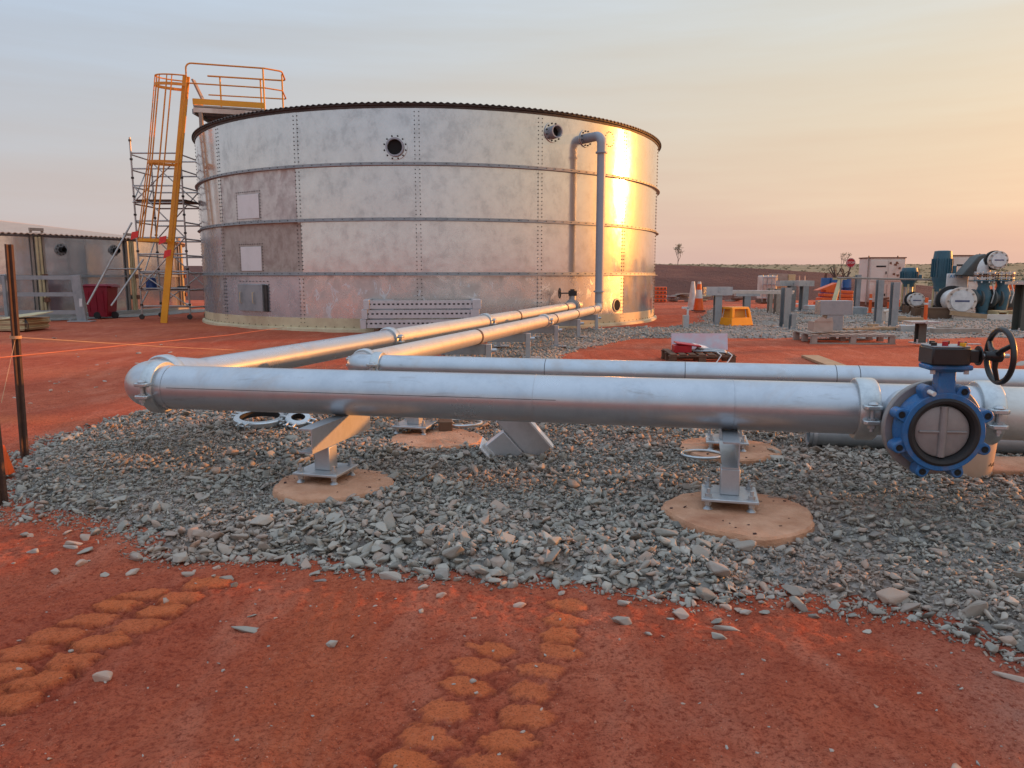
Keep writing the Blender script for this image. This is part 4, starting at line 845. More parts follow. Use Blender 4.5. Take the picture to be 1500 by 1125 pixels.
# clamp rings on the gravel, left
def loose_ring(px, py, r, label, tilt):
    c = G(px, py, .13); t = thing('loose_coupling', label, 'coupling', (c.x, c.y, .1)); ax = Vector((math.sin(tilt) * .3, -math.sin(tilt), math.cos(tilt)))
    c = Vector((c.x, c.y, .145)); o = MB().lathe(c, ax, [(r - .035, -.03), (r + .01, -.03), (r + .02, -.02), (r + .02, .02), (r + .01, .03), (r - .035, .03), (r - .02, .02), (r - .02, -.02)], 40).build('ring', 'galv_coupling', t)
    MB().lathe(c, ax, [(r - .038, -.024), (r - .022, -.024), (r - .022, .024), (r - .038, .024)], 40).build('gasket', 'black_rubber', t)
    u = ax.orthogonal().normalized(); w = ax.cross(u)
    for k in range(4):
        a = k * 1.57 + .5; d = u * math.cos(a) + w * math.sin(a); e = ax.cross(d); cc = c + d * (r + .035)
        MB(frame(cc, d, e)).box((0, -.035, 0), (.07, .02, .06)).box((0, .035, 0), (.07, .02, .06)).cyl((.005, -.075, 0), (.005, .075, 0), .012, 8).build('clamp_ear', 'galv_coupling', t, bevel=.004)
loose_ring(381, 616, .22, 'spare pipe clamp ring lying on the gravel under the front pipe', .1)
loose_ring(437, 617, .10, 'smaller spare clamp lying beside the big clamp ring', .35)
c = G(1028, 668, .1); n = 28; pts = [Vector((c.x + .155 * math.cos(2 * math.pi * i / n), c.y + .13 * math.sin(2 * math.pi * i / n), .115)) for i in range(n)]; tag(MB().tube(pts, .011, 8, True).build('steel_hoop', 'galv_coupling'), 'thin bright steel hoop lying on the gravel left of the right support', 'hoop')
c = G(676, 622, .12); pts = [Vector((c.x + .19 * math.cos(2 * math.pi * i / n), c.y + .16 * math.sin(2 * math.pi * i / n), .14)) for i in range(n)]; tag(MB().tube(pts, .012, 8, True).build('steel_hoop', 'galv_coupling'), 'thin steel hoop behind the front pipe near the wood block', 'hoop')
c = G(652, 631, .105); tag(MB().box((c.x, c.y + .05, .148), (.12, .16, .085), Matrix.Rotation(.1, 3, 'Z')).build('wood_block', 'timber_dark', bevel=.004), 'small wood block on the rear left footing', 'block')
# spare support lying upside down
c = G(748, 668, .1); sp = thing('spare_support', 'spare steel pipe support lying tipped over on the gravel', 'support', (c.x, c.y, .1))
Rm = Matrix.Translation((c.x + .25, c.y + .12, .06)) @ Matrix.Rotation(R(-8), 4, 'Z') @ Matrix.Rotation(R(-40), 4, 'Y') @ Matrix.Rotation(R(8), 4, 'X')
# local: x along the post, z up the slope
b_ = MB(Rm); b_.box((.02, 0, .24), (.20, .012, .44)).box((.115, .055, .24), (.012, .10, .44)).box((-.085, .055, .24), (.012, .10, .44)); b_.build('channel', 'galv_light', sp, bevel=.003)
MB(Rm).box((.128, -.02, .24), (.014, .09, .44)).build('flange_strip', 'galv_bright', sp)
MB(Rm).box((-.19, .02, .25), (.2, .10, .13 + .10)).build('post', 'galv_light', sp, bevel=.004)
MB(Rm).box((-.30, .02, .25), (.016, .26, .30)).build('base_plate', 'galv_bright', sp, bevel=.004)
MB(Rm).box((-.288, -.04, .25), (.04, .022, .28)).build('weld_strip', 'galv_bright', sp)
# stakes and string lines on the left
def stake(px, py, pxt, pyt, w, label):
    a = G(px, py, 0); b_ = W(pxt, pyt, a.y + .02); t = MB().beam(a - ZV * .15, b_, w, w * .5, (0, 1, 0)).beam(a - ZV * .15 + Vector((0, -w * .4, 0)), b_ + Vector((0, -w * .4, 0)), w * .22, w * .7, (0, 1, 0)).build('steel_picket', 'stake_brown'); tag(t, label, 'picket', 'rusty pickets at the left'); return a, b_
a1_, b1_ = stake(36, 670, 13, 358, .055, 'tall rusty steel picket standing in the gravel at the left')
a2_, b2_ = stake(4, 738, -40, 330, .06, 'rusty steel picket cut by the left edge of the picture')
s_on = lambda a, b, z: a + (b - a) * ((z - a.z) / (b.z - a.z))
y0 = s_on(a1_, b1_, 1.0); ye = W(470, 517, 11.6)
ys = thing('yellow_string', 'yellow string line tied to the picket and running right across the red dirt', 'string', y0); MB().tube([y0, (y0 * 2 + ye) / 3 - ZV * .02, (y0 + ye * 2) / 3 - ZV * .02, ye, Vector((ye.x + .05, ye.y + .1, 0))], .003, 6).build('line', 'string_yellow', ys); MB().lathe(y0, b1_ - a1_, [(.034, -.012), (.043, -.012), (.043, .012), (.034, .012)], 12).build('knot', 'string_yellow', ys)
MB().tube([y0, W(2, 590, 5.6)], .0022, 6).build('tail', 'string_yellow', ys)
z0_ = W(-12, 525, 4.82); oe = W(420, 479, 19.5); tag(MB().tube([z0_, (z0_ + oe) / 2 - ZV * .03, oe], .0036, 6).build('orange_string', 'string_orange'), 'orange string line running from the left edge to the tank foot', 'string')
c = G(8, 690, .05); tag(MB().taper((c.x, c.y, .03), (.10, .07), (.015, .015), .22).build('flag_marker', 'orange_plastic', bevel=.003), 'small orange marker beside the cut off picket at the left edge', 'marker')
for px, py in ((58, 701), (40, 697)): rock(px, py, 8, 'gravel stone sprayed with pink paint near the pickets', 'p', 1, .8, .7, None, 'paint sprayed stones'); bpy.context.scene.objects
for o in [o for o in sc.objects if o.get('group') == 'paint sprayed stones']:
    me = o.data.copy(); me.materials.clear(); me.materials.append(M['orange_plastic']); o.data = me; o.location.z += .08

# ================================================================ LADDER AND PLATFORM
YL = 23.5
Lb, Lt = W(240, 474, YL), W(273, 112, YL + .15); Lb.z = 0
ld = thing('access_ladder', 'yellow caged ladder leaning against the left side of the big tank', 'ladder', Lb)
dl = (Lt - Lb).normalized(); gapY = Vector((-.215, .47, 0))
for o_ in (Vector((0, 0, 0)), gapY): MB().beam(Lb + o_, Lt + o_, .045, .21, (1, 0, 0)).build('stringer', 'yellow_paint', ld, bevel=.004)
Lz = (Lt - Lb).length
for i in range(1, int(Lz / .3)):
    q = Lb + dl * (.3 * i); MB().cyl(q, q + gapY, .014, 6).build('rung', 'orange_paint', ld)
def hoop(f, ext=.98, y0=-.12, y1=.64):
    c = Lb + dl * (Lz * f); n = 16; mid = c + gapY * .5; gd = gapY.normalized(); od = Vector((-gd.y, gd.x, 0)); out = []
    for i in range(n + 1):
        a = -math.pi / 2 + math.pi * i / n; out.append(mid + od * (abs(math.cos(a)) ** .8 * ext) + gd * ((y1 - y0) / 2 * math.sin(a)))
    return out
hs_ = []
for f in (.345, .66, .965):
    h = hoop(f, .86 if f > .5 else .95); hs_.append(h)
    b_ = MB()
    for a, b2 in zip(h, h[1:]): b_.beam(a, b2, .02, .085)
    b_.build('cage_hoop', 'orange_paint' if f > .5 else 'yellow_paint', ld)
h = hoop(1.0, .86); b_ = MB().tube(h, .022, 8); b_.build('cage_hoop', 'orange_paint', ld)
for i in (0, 2, 3, 5, 6, 8, 10, 11, 13, 14, 16): MB().tube([hs_[0][i], hs_[1][i], hs_[2][i], h[i]], .017, 6).build('cage_bar', 'orange_paint', ld)
for px, py, n in ((197, 345, 1), (238, 352, 2), (245, 372, 3)):
    c = W(px, py, YL - .25); MB().prism([(-.12, -.14), (.1, -.05), (.13, .14), (-.08, .1)], c, (1, 0, 0), (0, .1, 1), .01).build('safety_tag', 'red_tape', ld)
# platform over the tank edge
pf = thing('roof_platform', 'yellow railed platform on top of the big tank beside the ladder', 'platform', W(300, 170, 24.2))
YF, YK = 23.6, 25.3
dk0, dk1 = W(285, 160, YF), W(392, 169, YF + .5); zd = dk0.z
def fp(px, py, Y): return W(px, py, Y)
P0, P1 = fp(283, 157, YF), fp(388, 165, YF + .6); zd = (P0.z + P1.z) / 2 + .1; P0.z = P1.z = zd
bk = Vector((-.10, 1.5, 0)); Q0, Q1 = P0 + bk, P1 + bk
MB().prism([(0, 0), ((P1 - P0).length, 0), ((P1 - P0).length, 1.5), (0, 1.5)], P0 - ZV * .06, P1 - P0, bk, .05).build('deck', 'timber_grey', pf)
for a, b2 in ((P0, P1), (Q0, Q1), (P0, Q0)): MB().beam(a + ZV * .09, b2 + ZV * .09, .02, .17).build('toe_board', 'yellow_paint', pf)
MB().beam(P0 - ZV * .16, P1 - ZV * .16, .08, .14).build('edge_beam', 'white_paint', pf); MB().beam(Q0 - ZV * .16, Q1 - ZV * .16, .08, .14).build('edge_beam', 'white_paint', pf); MB().beam(P0 - ZV * .2, Q0 - ZV * .2, .08, .14).build('edge_beam', 'galv_dull', pf)
for k in (.33, .66): MB().beam(P0 + bk * k - ZV * .16, P1 + bk * k - ZV * .16, .06, .12).build('joist', 'galv_dull', pf)
for q in (P0 + (P1 - P0) * .1, Q0 + (Q1 - Q0) * .1): MB().beam(q - ZV * .22, q - ZV * .85, .1, .1, (1, 0, 0)).build('leg', 'timber_grey', pf)
fr_top = fp(276, 97, YF - .05); xe = fp(387, 104, YF + .6)
zt, zm = P0.z + 1.2, P0.z + .62
# hand rails: front, round the far end, back
P1x = P1 + (P1 - P0).normalized() * .05
def rails(z, r=.024):
    a = Vector((Lt.x + .02, P0.y, z)); return [a, Vector((P1x.x, P1x.y, z)), Vector((P1x.x + .42, P1x.y + .35, z)), Vector((P1x.x + .2, Q1.y, z)), Vector((Q0.x, Q0.y, z))]
top_path = [Vector((Lt.x, P0.y, P0.z + .2))] + rails(zt)
MB().tube(fillet(top_path[:2] + top_path[2:], .16, 5), .026, 8).build('hand_rail', 'orange_paint', pf)
MB().tube(fillet(rails(zm), .1, 4), .022, 8).build('mid_rail', 'orange_paint', pf)
for q, z1_ in ((P1, zt), (Q0 + (Q1 - Q0) * .18, zt), (Q0 + (Q1 - Q0) * .78, zt), (Vector((P1x.x + .32, P1x.y + .7, P1.z)), zt)): MB().cyl(Vector((q.x, q.y, P0.z - .1)), Vector((q.x, q.y, z1_)), .027, 8).build('rail_post', 'yellow_paint', pf)
a = P0 + (P1 - P0) * .42; c = fp(283, 117, YF + .5); tag(MB().beam(fp(283, 117, YF + .45), fp(300, 152, YF + .45), .05, .22, (0, 1, 0)).build('plank', 'timber_grey'), 'weathered plank leaning inside the platform rails', 'plank')

# ================================================================ SCAFFOLD
SX0, SX1, SY0, SY1 = -12.62, -10.98, 25.5, 26.9
scf = thing('scaffold_tower', 'steel tube scaffold tower standing behind the yellow ladder', 'scaffold', (SX0, SY0, 0))
tops = {(SX0, SY0): 6.0, (SX1, SY0): 5.75, (SX0, SY1): 5.4, (SX1, SY1): 5.6}
def stube(a, b2, r=.026, nm='tube'): return MB().cyl(a, b2, r, 8).build(nm, 'scaffold_tube', scf)
for (x_, y_), z in tops.items():
    stube((x_, y_, .18), (x_, y_, z), .03, 'standard'); MB().cyl((x_, y_, 0.02), (x_, y_, .2), .022, 8).lathe((x_ - .02, y_, .09), (0, 1, 0), [(.001, -.03), (.085, -.03), (.085, .03), (.001, .03)], 14).build('castor', 'dark_bolt', scf)
    for z2 in np.arange(.5, z, .6): MB().lathe((x_, y_, float(z2)), ZV, [(.03, -.03), (.05, -.03), (.05, .03), (.03, .03)], 8).build('clamp', 'dark_bolt', scf)
for z in (.45, 1.05, 1.62, 2.2, 2.75, 3.3, 3.9, 4.45, 5.0, 5.5):
    stube((SX0, SY0 + .03, z), (SX1, SY0 + .03, z), nm='ledger'); stube((SX0, SY1, z - .08), (SX1, SY1, z - .08), nm='ledger')
    stube((SX0, SY0, z - .05), (SX0, SY1, z - .05), nm='transom'); stube((SX1, SY0, z - .05), (SX1, SY1, z - .05), nm='transom')
for z0_, z1_, s in ((1.05, 2.75, 1), (2.75, 4.45, -1), (3.9, 5.4, 1), (.45, 1.62, -1)):
    xa, xb = (SX0, SX1) if s > 0 else (SX1, SX0); stube((xa, SY0 - .04, z0_), (xb, SY0 - .04, z1_), .022, 'brace'); stube((xb, SY1 + .04, z0_), (xa, SY1 + .04, z1_), .022, 'brace'); stube((SX0 - .04, SY0, z0_), (SX0 - .04, SY1, z1_), .022, 'brace')
for z in (3.98,):
    for i in range(5): MB().box(((SX0 + SX1) / 2, SY0 + .16 + .27 * i, z), (SX1 - SX0 + .1, .25, .05)).build('deck_board', 'timber_dark', scf)
for i in range(3): MB().box(((SX0 + SX1) / 2, SY0 + .16 + .27 * i, .98), (SX1 - SX0 - .1, .25, .045)).build('deck_board', 'timber_grey', scf)
o1 = W(193, 326, 25.2); stube(o1, W(128, 446, 23.9), .03, 'outrigger'); stube(W(158, 394, 24.6), W(208, 394, 25.45), .026, 'outrigger_tie'); stube(W(210, 380, 25.2), W(163, 448, 24.2), .03, 'outrigger')
q = W(223, 432, 25.75); pl = thing('blue_pail', 'blue pail standing on the lowest scaffold deck', 'pail', (q.x, q.y, 1.003)); MB().lathe((q.x, q.y, 1.003), ZV, [(.001, 0), (.19, 0), (.16, .36), (.14, .4), (.001, .41)], 20, False).build('shell', 'pail_blue', pl); MB().lathe((q.x, q.y, 1.41), ZV, [(.001, 0), (.09, 0), (.06, .11), (.001, .12)], 12, False).build('cap', 'white_clean', pl)
q = W(262, 432, 25.75); tag(MB().box((q.x, q.y, 1.045), (.55, .3, .08)).box((q.x + .1, q.y, 1.10), (.2, .2, .06)).build('tool_roll', 'black_paint', bevel=.01), 'dark tools lying on the lowest scaffold deck', 'tools')

# ================================================================ BIN, RAIL FRAME, TIMBER AT LEFT
q = G(144, 467); bn = thing('wheelie_bin', 'dark red plastic wheelie bin in front of the low tank', 'bin', q); bn.location.z = 0
x_, y_ = q.x, q.y + .3
MB().taper((x_, y_, .06), (.66, .6), (.84, .74), 1.05).build('body', 'red_plastic', bn, bevel=.03); MB().box((x_, y_, 1.13), (.93, .82, .05)).box((x_, y_ + .02, 1.16), (.8, .7, .06)).box((x_ + .42, y_ + .1, 1.09), (.14, .6, .05)).build('lid', 'red_plastic', bn, bevel=.02)
for dx, dy in ((-.02, -.28), (.42, .02)): MB().lathe((x_ + dx, y_ + dy, .12), (.25, -1, 0), [(.001, -.05), (.12, -.05), (.12, .05), (.001, .05)], 18).build('wheel', 'black_rubber', bn)
for dx in (-.25, 0, .25): MB().box((x_ + dx, y_ - .34, .6), (.03, .03, .7), Matrix.Rotation(.06, 3, 'X')).build('rib', 'red_plastic', bn)
q = G(122, 471); fr_ = thing('guard_rail_frame', 'galvanised three rail guard frame standing before the low tank', 'railing', (q.x, q.y, 0))
xr, xl, yy = q.x, G(27, 470).x, q.y
for px, py in ((0, 0),): pass
for z in (1.42, .88, .30): MB().beam((xl, yy, z), (xr, yy, z), .06, .13).build('rail', 'galv_dull', fr_)
MB().beam((xr + .02, yy - .08, 0), (xr - .08, yy - .08, 1.5), .30, .09, (0, 1, 0)).build('end_post', 'galv_dull', fr_, bevel=.006); MB().beam((xl - .05, yy - .08, 0), (xl - .05, yy - .08, 1.48), .1, .09, (0, 1, 0)).build('post', 'galv_dull', fr_); MB().tube([(xl - .2, yy, 1.2), (xl - .2, yy, 1.5), (xl - .02, yy, 1.5)], .03, 8).build('hook', 'galv_dull', fr_)
MB().beam((xr - .3, yy + .05, .25), (xr - .45, yy - .05, 0), .05, .05).build('strut', 'galv_dull', fr_); MB().box((xr, yy - .08, .02), (.75, .35, .03)).build('foot_plate', 'galv_steel', fr_)
MB().box((xr + .05, yy - .14, .62), (.1, .01, .26)).build('label_plate', 'white_clean', fr_)
q = G(20, 486); tp_ = thing('timber_stack', 'stack of cream plywood sheets at the left edge', 'timber', (q.x, q.y, 0))
for i in range(7): MB().box((q.x - .75 + .03 * math.sin(i * 2), q.y + .5 + .02 * i, .05 + .045 * i), (2.1, 1.1, .038), Matrix.Rotation(.05 * math.sin(i), 3, 'Z')).build('sheet', 'ply_cream' if i % 3 else 'timber', tp_)
MB().prism([(-.2, -.5), (.75, -.45), (.95, .1), (.3, .5), (-.3, .45)], (q.x - .2, q.y + .5, .375), (1, 0, .12), (0, 1, .1), .02).build('torn_sheet', 'ply_cream', tp_)
for i in range(3): MB().tube([(q.x + .3 + .05 * i, q.y + .02, .02), (q.x + .33 + .04 * i, q.y, .2), (q.x + .27, q.y + .1, .36)], .01, 6).build('strap', 'black_paint', tp_)
q = G(40, 482); tag(MB().box((q.x + .05, q.y + .2, .07), (.55, .45, .14), Matrix.Rotation(.2, 3, 'Z')).build('timber_offcut', 'timber', bevel=.005), 'timber offcut beside the plywood stack', 'offcut')
# concrete apron of the low tank
ap = []
a0_, a1_ = -38, 62
V = []
for i in range(41):
    ph = a0_ + (a1_ - a0_) * i / 40; V += [q2(ph, .02 + .0005 * (i % 2), R2 + .2), q2(ph, .012, R2 + 1.9 + .15 * math.sin(i * 1.7))]
MB().add(V, [(2 * i, 2 * i + 1, 2 * i + 3, 2 * i + 2) for i in range(40)]).build('tank_apron', 'gravel_fine', kind='structure')

# ================================================================ SLOTTED STEEL FRAMES IN FRONT OF THE TANK
q = W(528, 478, 18.6); e_ = W(690, 478, 18.9); fx = (e_ - q); fx.z = 0; L_ = fx.length; fx.normalize(); fy = Vector((-fx.y, fx.x, 0))
for lev, (z0_, inset, lab) in enumerate(((.19, 0, 'lowest slotted galvanised steel frame of the stack by the tank'), (.43, .04, 'middle slotted galvanised steel frame of the stack by the tank'), (.67, .09, 'topmost slotted galvanised steel frame of the stack by the tank'))):
    t = thing('slotted_frame', lab, 'steel frame', (q.x, q.y, z0_), 'slotted steel frames stacked by the tank'); FMx = Matrix.Translation((q.x, q.y, z0_)) @ Matrix((fx, fy, ZV)).transposed().to_4x4()
    for y_, n_ in ((0, 'front_channel'), (1.0, 'rear_channel')):
        b_ = MB(FMx); h0, h1 = .0, .20; ns = 22; x0, x1 = .15 + inset, L_ - .05 + inset
        b_.box(((x0 + x1) / 2, y_, .045), (x1 - x0, .012, .09)).box(((x0 + x1) / 2, y_, .165), (x1 - x0, .012, .07))
        w_ = (x1 - x0) / ns
        for i in range(ns): b_.box((x0 + w_ * (i + .5), y_, .11), (w_ * .5, .011, .045))
        b_.box(((x0 + x1) / 2, y_ + .04, .197), (x1 - x0, .075, .011)).box(((x0 + x1) / 2, y_ + .04, .005), (x1 - x0, .075, .011)).build(n_, 'galv_light', t)
        MB(FMx).box(((x0 + x1) / 2, y_ + .045, .1), (x1 - x0, .01, .19)).build('channel_back', 'roof_edge', t)
    MB(FMx).box((.07 + inset, .5, .10), (.14, 1.1, .235)).build('end_plate', 'galv_light', t, bevel=.004)
    MB(FMx).box((L_ + .06 + inset, .5, .10), (.22, 1.1, .235)).build('end_plate', 'galv_light', t, bevel=.004)
MB().box((q.x + .4, q.y + .5, .08), (.1, 1.2, .2)).box((q.x + 2.2, q.y + .6, .08), (.1, 1.2, .2)).build('bearer', 'timber_dark'); tag(sc.objects['bearer'], 'pair of timber bearers under the slotted steel frames', 'bearers')

# ================================================================ RIGHT: COLUMNS, PLATES, PALLETS
def hcol(px, py, h, w, label, head=None, mat='galv_dull', plate=True, name='steel_column', notch=False, turn=.25, grp='cut steel columns of the pipe rack'):
    q = G(px, py, .06); t = thing(name, label, 'column', (q.x, q.y, .06), grp); mt = Matrix.Translation(q) @ Matrix.Rotation(turn, 4, 'Z'); f = w / 2
    MB(mt).box((0, -f, h / 2), (w, .02, h)).box((0, f, h / 2), (w, .02, h)).box((0, 0, h / 2), (.018, w - .02, h)).build('shaft', mat, t)
    if plate:
        MB(mt).box((0, 0, .012), (w * 2, w * 2, .025)).build('base_plate', 'galv_steel', t)
        for i in (-1, 1): MB(mt).cyl((i * w * .75, -w * .75, 0), (i * w * .75, -w * .75, .1), .02, 6).build('anchor_bolt', 'galv_steel', t)
    if head: MB(mt).box((0, 0, h + head[1] / 2), (head[0], head[2], head[1])).build('head_beam', 'galv_steel', t); MB(mt).cyl((0, -head[2] / 2 - .02, h + head[1] / 2), (0, -head[2] / 2, h + head[1] / 2), .035, 8).build('head_bolt', 'galv_steel', t)
    return t
hcol(1050, 476, .86, .2, 'steel column with crosshead behind the orange step, left one', (.76, .24, .3), turn=0)
hcol(1093, 457, .62, .24, 'steel column with crosshead right of and behind the orange step', (.95, .23, .3), turn=0)
hcol(1149, 480, 1.1, .2, 'plain steel column right of the orange step with bolts at its foot'); hcol(1160, 483, .42, .13, 'short steel stub at the foot of the plain column', grp=None)
hcol(1158, 455, 1.0, .25, 'rear steel column of the far frame, left of the pair', (1.3, .22, .3)); hcol(1176, 456, 1.0, .25, 'rear steel column of the far frame, right of the pair', (.7, .22, .3))
hcol(1127, 459, .95, .14, 'thin steel post standing in the shade under the long beam', None, 'timber_grey'); hcol(1137, 461, .95, .16, 'second thin post in the shade under the long beam', None, 'timber_grey')
a, c = W(1045, 426, 25.5), W(1160, 427, 26.5); tag(MB().beam(a, c, .3, .06).beam(a + Vector((0, -.16, -.03)), c + Vector((0, -.16, -.03)), .02, .12).build('long_beam', 'galv_steel', bevel=.004), 'long galvanised beam laid across the steel columns', 'beam')
hcol(1285, 475, 1.3, .16, 'cut grey steel post left of the darker cut post', turn=0); hcol(1307, 481, 1.25, .17, 'darker cut grey steel post in the yard', mat='galv_dull', turn=0); hcol(1254, 457, 1.45, .17, 'tall notched steel post behind the orange barrier heap', turn=0)
hcol(1347, 503, .44, .16, 'short dark post with a wide flat top plate', (.62, .035, .4), 'dark_green', turn=0); hcol(1497, 485, 1.2, .34, 'dark green column cut by the right edge of the picture', (.8, .07, .5), 'dark_green', turn=0)
q = G(1004, 479, .06); bp = thing('bollard_stub', 'short pale post with a hooked top left of the orange step', 'post', (q.x, q.y, .06)); MB().box((q.x, q.y, .2), (.16, .16, .38)).build('stub', 'galv_steel', bp); MB().beam((q.x + .05, q.y, .03), (q.x + .05, q.y, .6), .05, .05, (1, 0, 0)).beam((q.x - .12, q.y, .6), (q.x + .075, q.y, .6), .05, .05).build('hook', 'white_clean', bp); MB().box((q.x + .05, q.y, .03), (.4, .3, .03)).build('base_plate', 'galv_steel', bp)
# the orange plastic step
q = G(1079, 477, .06); st = thing('plastic_step', 'bright orange plastic step stool with two dark recesses', 'step', (q.x, q.y, .06)); mt = Matrix.Translation(q + Vector((0, .25, 0))) @ Matrix.Rotation(.5, 4, 'Z')
MB(mt).taper((0, 0, 0), (.86, .66), (.78, .58), .23).build('base', 'orange_step', st, bevel=.015)
b_ = MB(mt); b_.taper((0, 0, .47), (.70, .48), (.66, .44), .06)
for i in (-1, 1):
    for j in (-1, 1): b_.taper((i * .34, j * .24, .23), (.10, .10), (.09, .09), .245, (-i * .04, -j * .03))
b_.build('upper', 'orange_step', st, bevel=.01); MB(mt).taper((0, 0, .23), (.56, .34), (.5, .3), .24).build('recess_shade', 'orange_paint', st)  # slightly darker orange block in place of the shade in the recesses
# cones
def cone(px, py, label, white):
    q = G(px, py, .05); t = thing('traffic_cone', label, 'cone', (q.x, q.y, .05), 'tall cones left of the step'); H = 1.15
    MB().box((q.x, q.y, .07), (.46, .46, .05)).build('foot', 'black_rubber' if not white else 'white_clean', t)
    pr = lambda f: .215 - .15 * f
    for f0, f1, m_ in ((0, .42, 'orange_plastic'), (.42, .72, 'white_clean'), (.72, .92, 'orange_plastic'), (.92, 1, 'white_clean')): MB().lathe((q.x, q.y, .09), ZV, [(pr(f0), f0 * H), (pr(f1), f1 * H), (pr(f1) - .02, f1 * H), (pr(f0) - .02, f0 * H)], 20).build('cone_band', 'white_clean' if white else m_, t)
cone(1023, 456, 'tall orange and white traffic cone on the gravel', False); cone(1014, 454, 'faded white traffic cone behind the orange and white one', True)
# pallets
def pallet(name, label, q, L, Wd, rot, mat, n=7, h=.15):
    t = thing(name, label, 'pallet', (q.x, q.y, q.z)); mt = Matrix.Translation(q) @ Matrix.Rotation(rot, 4, 'Z')
    for i in range(n): MB(mt).box((-L / 2 + L / n * (i + .5), Wd / 2, h - .01), (L / n * .68, Wd, .022)).build('deck_board', mat, t, bevel=.002)
    for y_ in (.05, Wd / 2, Wd - .05): MB(mt).box((0, y_, h - .034), (L, .1, .022)).build('stringer_board', mat, t)
    for y_ in (.05, Wd / 2, Wd - .05):
        for x_ in (-L / 2 + .07, 0, L / 2 - .07): MB(mt).box((x_, y_, h / 2 - .02), (.12, .098, h - .06)).build('block', mat, t)
    for y_ in (.05, Wd - .05): MB(mt).box((0, y_, .008), (L, .096, .03)).build('bottom_board', mat, t)
    return t, mt
q = G(1029, 534, .01); pt, mt = pallet('pallet', 'brown timber pallet with boards and cables, on the red dirt', q, 1.12, 1.0, -.06, 'timber_dark', 7, .17)
o = MB(mt).box((.12, .98, .30), (1.0, .03, .30), Matrix.Rotation(-.25, 3, 'X')).build('sign_board', 'poster'); tag(o, 'pale blue printed board propped at the back of the brown pallet', 'board')
o = MB(mt).box((-.18, .48, .3), (.42, .4, .025), Matrix.Rotation(.12, 3, 'Y')).box((-.28, .45, .225), (.3, .3, .13)).build('red_box', 'sign_red', bevel=.01); tag(o, 'red box and flap lying on the brown pallet', 'box')
o = MB(mt).prism([(-.05, 0), (.2, .05), (.12, .3), (-.12, .28)], (.03, .3, .24), (1, 0, -.25), (0, 1, .1), .02).build('white_sheet', 'white_clean'); tag(o, 'white folded sheet on the brown pallet', 'sheet')
cb = thing('cable_bundle', 'grey cables trailing over the front of the brown pallet', 'cable', mt @ Vector((0, .3, .16)))
for i in range(5): MB(mt).tube(fillet([(-.1 + .02 * i, .35 + .03 * i, .19 + .012 * i), (.2, .22 + .02 * i, .2 + .01 * i), (.42, .18 + .03 * i, .18 + .01 * i), (.46, .32, .18)], .05, 4), .011, 6).build('cable', 'white_clean' if i % 2 else 'galv_dull', cb)
for x_ in (.28, .46): MB(mt).tube([(x_, .2, .19), (x_ + .02, -.03, .16), (x_ - .05, -.06, .06), (x_ - .12, -.14, .01)], .010, 6).build('cable', 'white_clean', cb)
q = G(1250, 504, .01); pt2, mt = pallet('pallet', 'long weathered timber pallet carrying a carton and a steel plate', q, 1.82, 1.2, -.03, 'timber_grey', 9, .2)
o = MB(mt).box((-.62, .3, .37), (.42, .35, .22)).prism([(-.2, 0), (.2, 0), (.18, .1), (.05, .06), (-.05, .11), (-.2, .03)], (-.62, .13, .48), (1, 0, 0), (0, 0, 1), .015).build('torn_carton', 'cardboard'); tag(o, 'torn open carton on the long pallet', 'carton')
o = MB(mt).box((-.18, .75, .43), (.36, .3, .34)).box((-.17, .76, .76), (.72, .34, .32)).build('steel_bracket', 'galv_dull', bevel=.006); tag(o, 'grey T shaped steel bracket on the long pallet', 'bracket')
for dx, lb in ((.45, 'left'), (.62, 'right')):
    o = MB(mt).beam((dx - .4, .7, .275), (dx + .3, .95, .275), .18, .03).build('loose_board', 'timber'); tag(o, f'loose pale board on the long pallet, the {lb} one', 'board')
a, c = G(1178, 524), G(1222, 541); tag(MB().beam(Vector((a.x + .1, a.y, .03)), Vector((c.x + .05, c.y - .4, .03)), .3, .04).build('plank', 'timber'), 'pale timber plank lying on the red dirt behind the pipes', 'plank')
q = G(1490, 525); rock(1494, 534, 26, 'pale flat stone on the dirt right of the hand wheel', 'p', 1, .7, .4)

# ================================================================ RIGHT: YARD BEHIND
def barrier(px, py, n, label, wpx, Y, grp='orange plastic barriers'):
    q = W(px, py, Y); q.z = .0; w = wpx * Y / FPX; t = thing('plastic_barrier', label, 'barrier', q, grp)
    for i in range(n):
        z = .22 * i; b_ = MB().box((q.x, q.y, z + .1), (w, .45, .18))
        b_.build('barrier_panel', 'orange_plastic', t, bevel=.03)
        for k in range(5): MB().box((q.x - w / 2 + w * (k + .5) / 5, q.y - .226, z + .1), (w * .1, .02, .09)).build('hand_hole', 'rust', t)
    return t
barrier(962, 440, 4, 'stack of orange plastic barriers beside the big tank', 26, 42)
q = W(1220, 442, 34); q.z = .3; hp = thing('barrier_heap', 'heap of flattened orange plastic barriers in front of the blue drums', 'barrier', (q.x, q.y, 0))
for i in range(4): MB().box((q.x + .05 * i, q.y, .25 + .17 * i), (1.55 - .1 * i, .6, .15), Matrix.Rotation(.02 * i, 3, 'Y')).build('panel', 'orange_plastic', hp, bevel=.03)
MB().prism([(-.75, 0), (.2, 0), (.3, .32), (.1, .34)], (q.x - .1, q.y - .3, .92 - .1), (1, 0, 0), (0, 0, 1), -.5).build('tilted_panel', 'orange_plastic', hp, bevel=.02)
q = W(1495, 445, 29); q.z = 0; rbz = thing('plastic_barrier', 'orange plastic barrier behind the blue valves at the right edge', 'barrier', q, 'orange plastic barriers')
for i in range(3): MB().box((q.x + .3, q.y, .45 + .34 * i), (2.4, .5, .30)).build('barrier_panel', 'orange_plastic', rbz, bevel=.04)
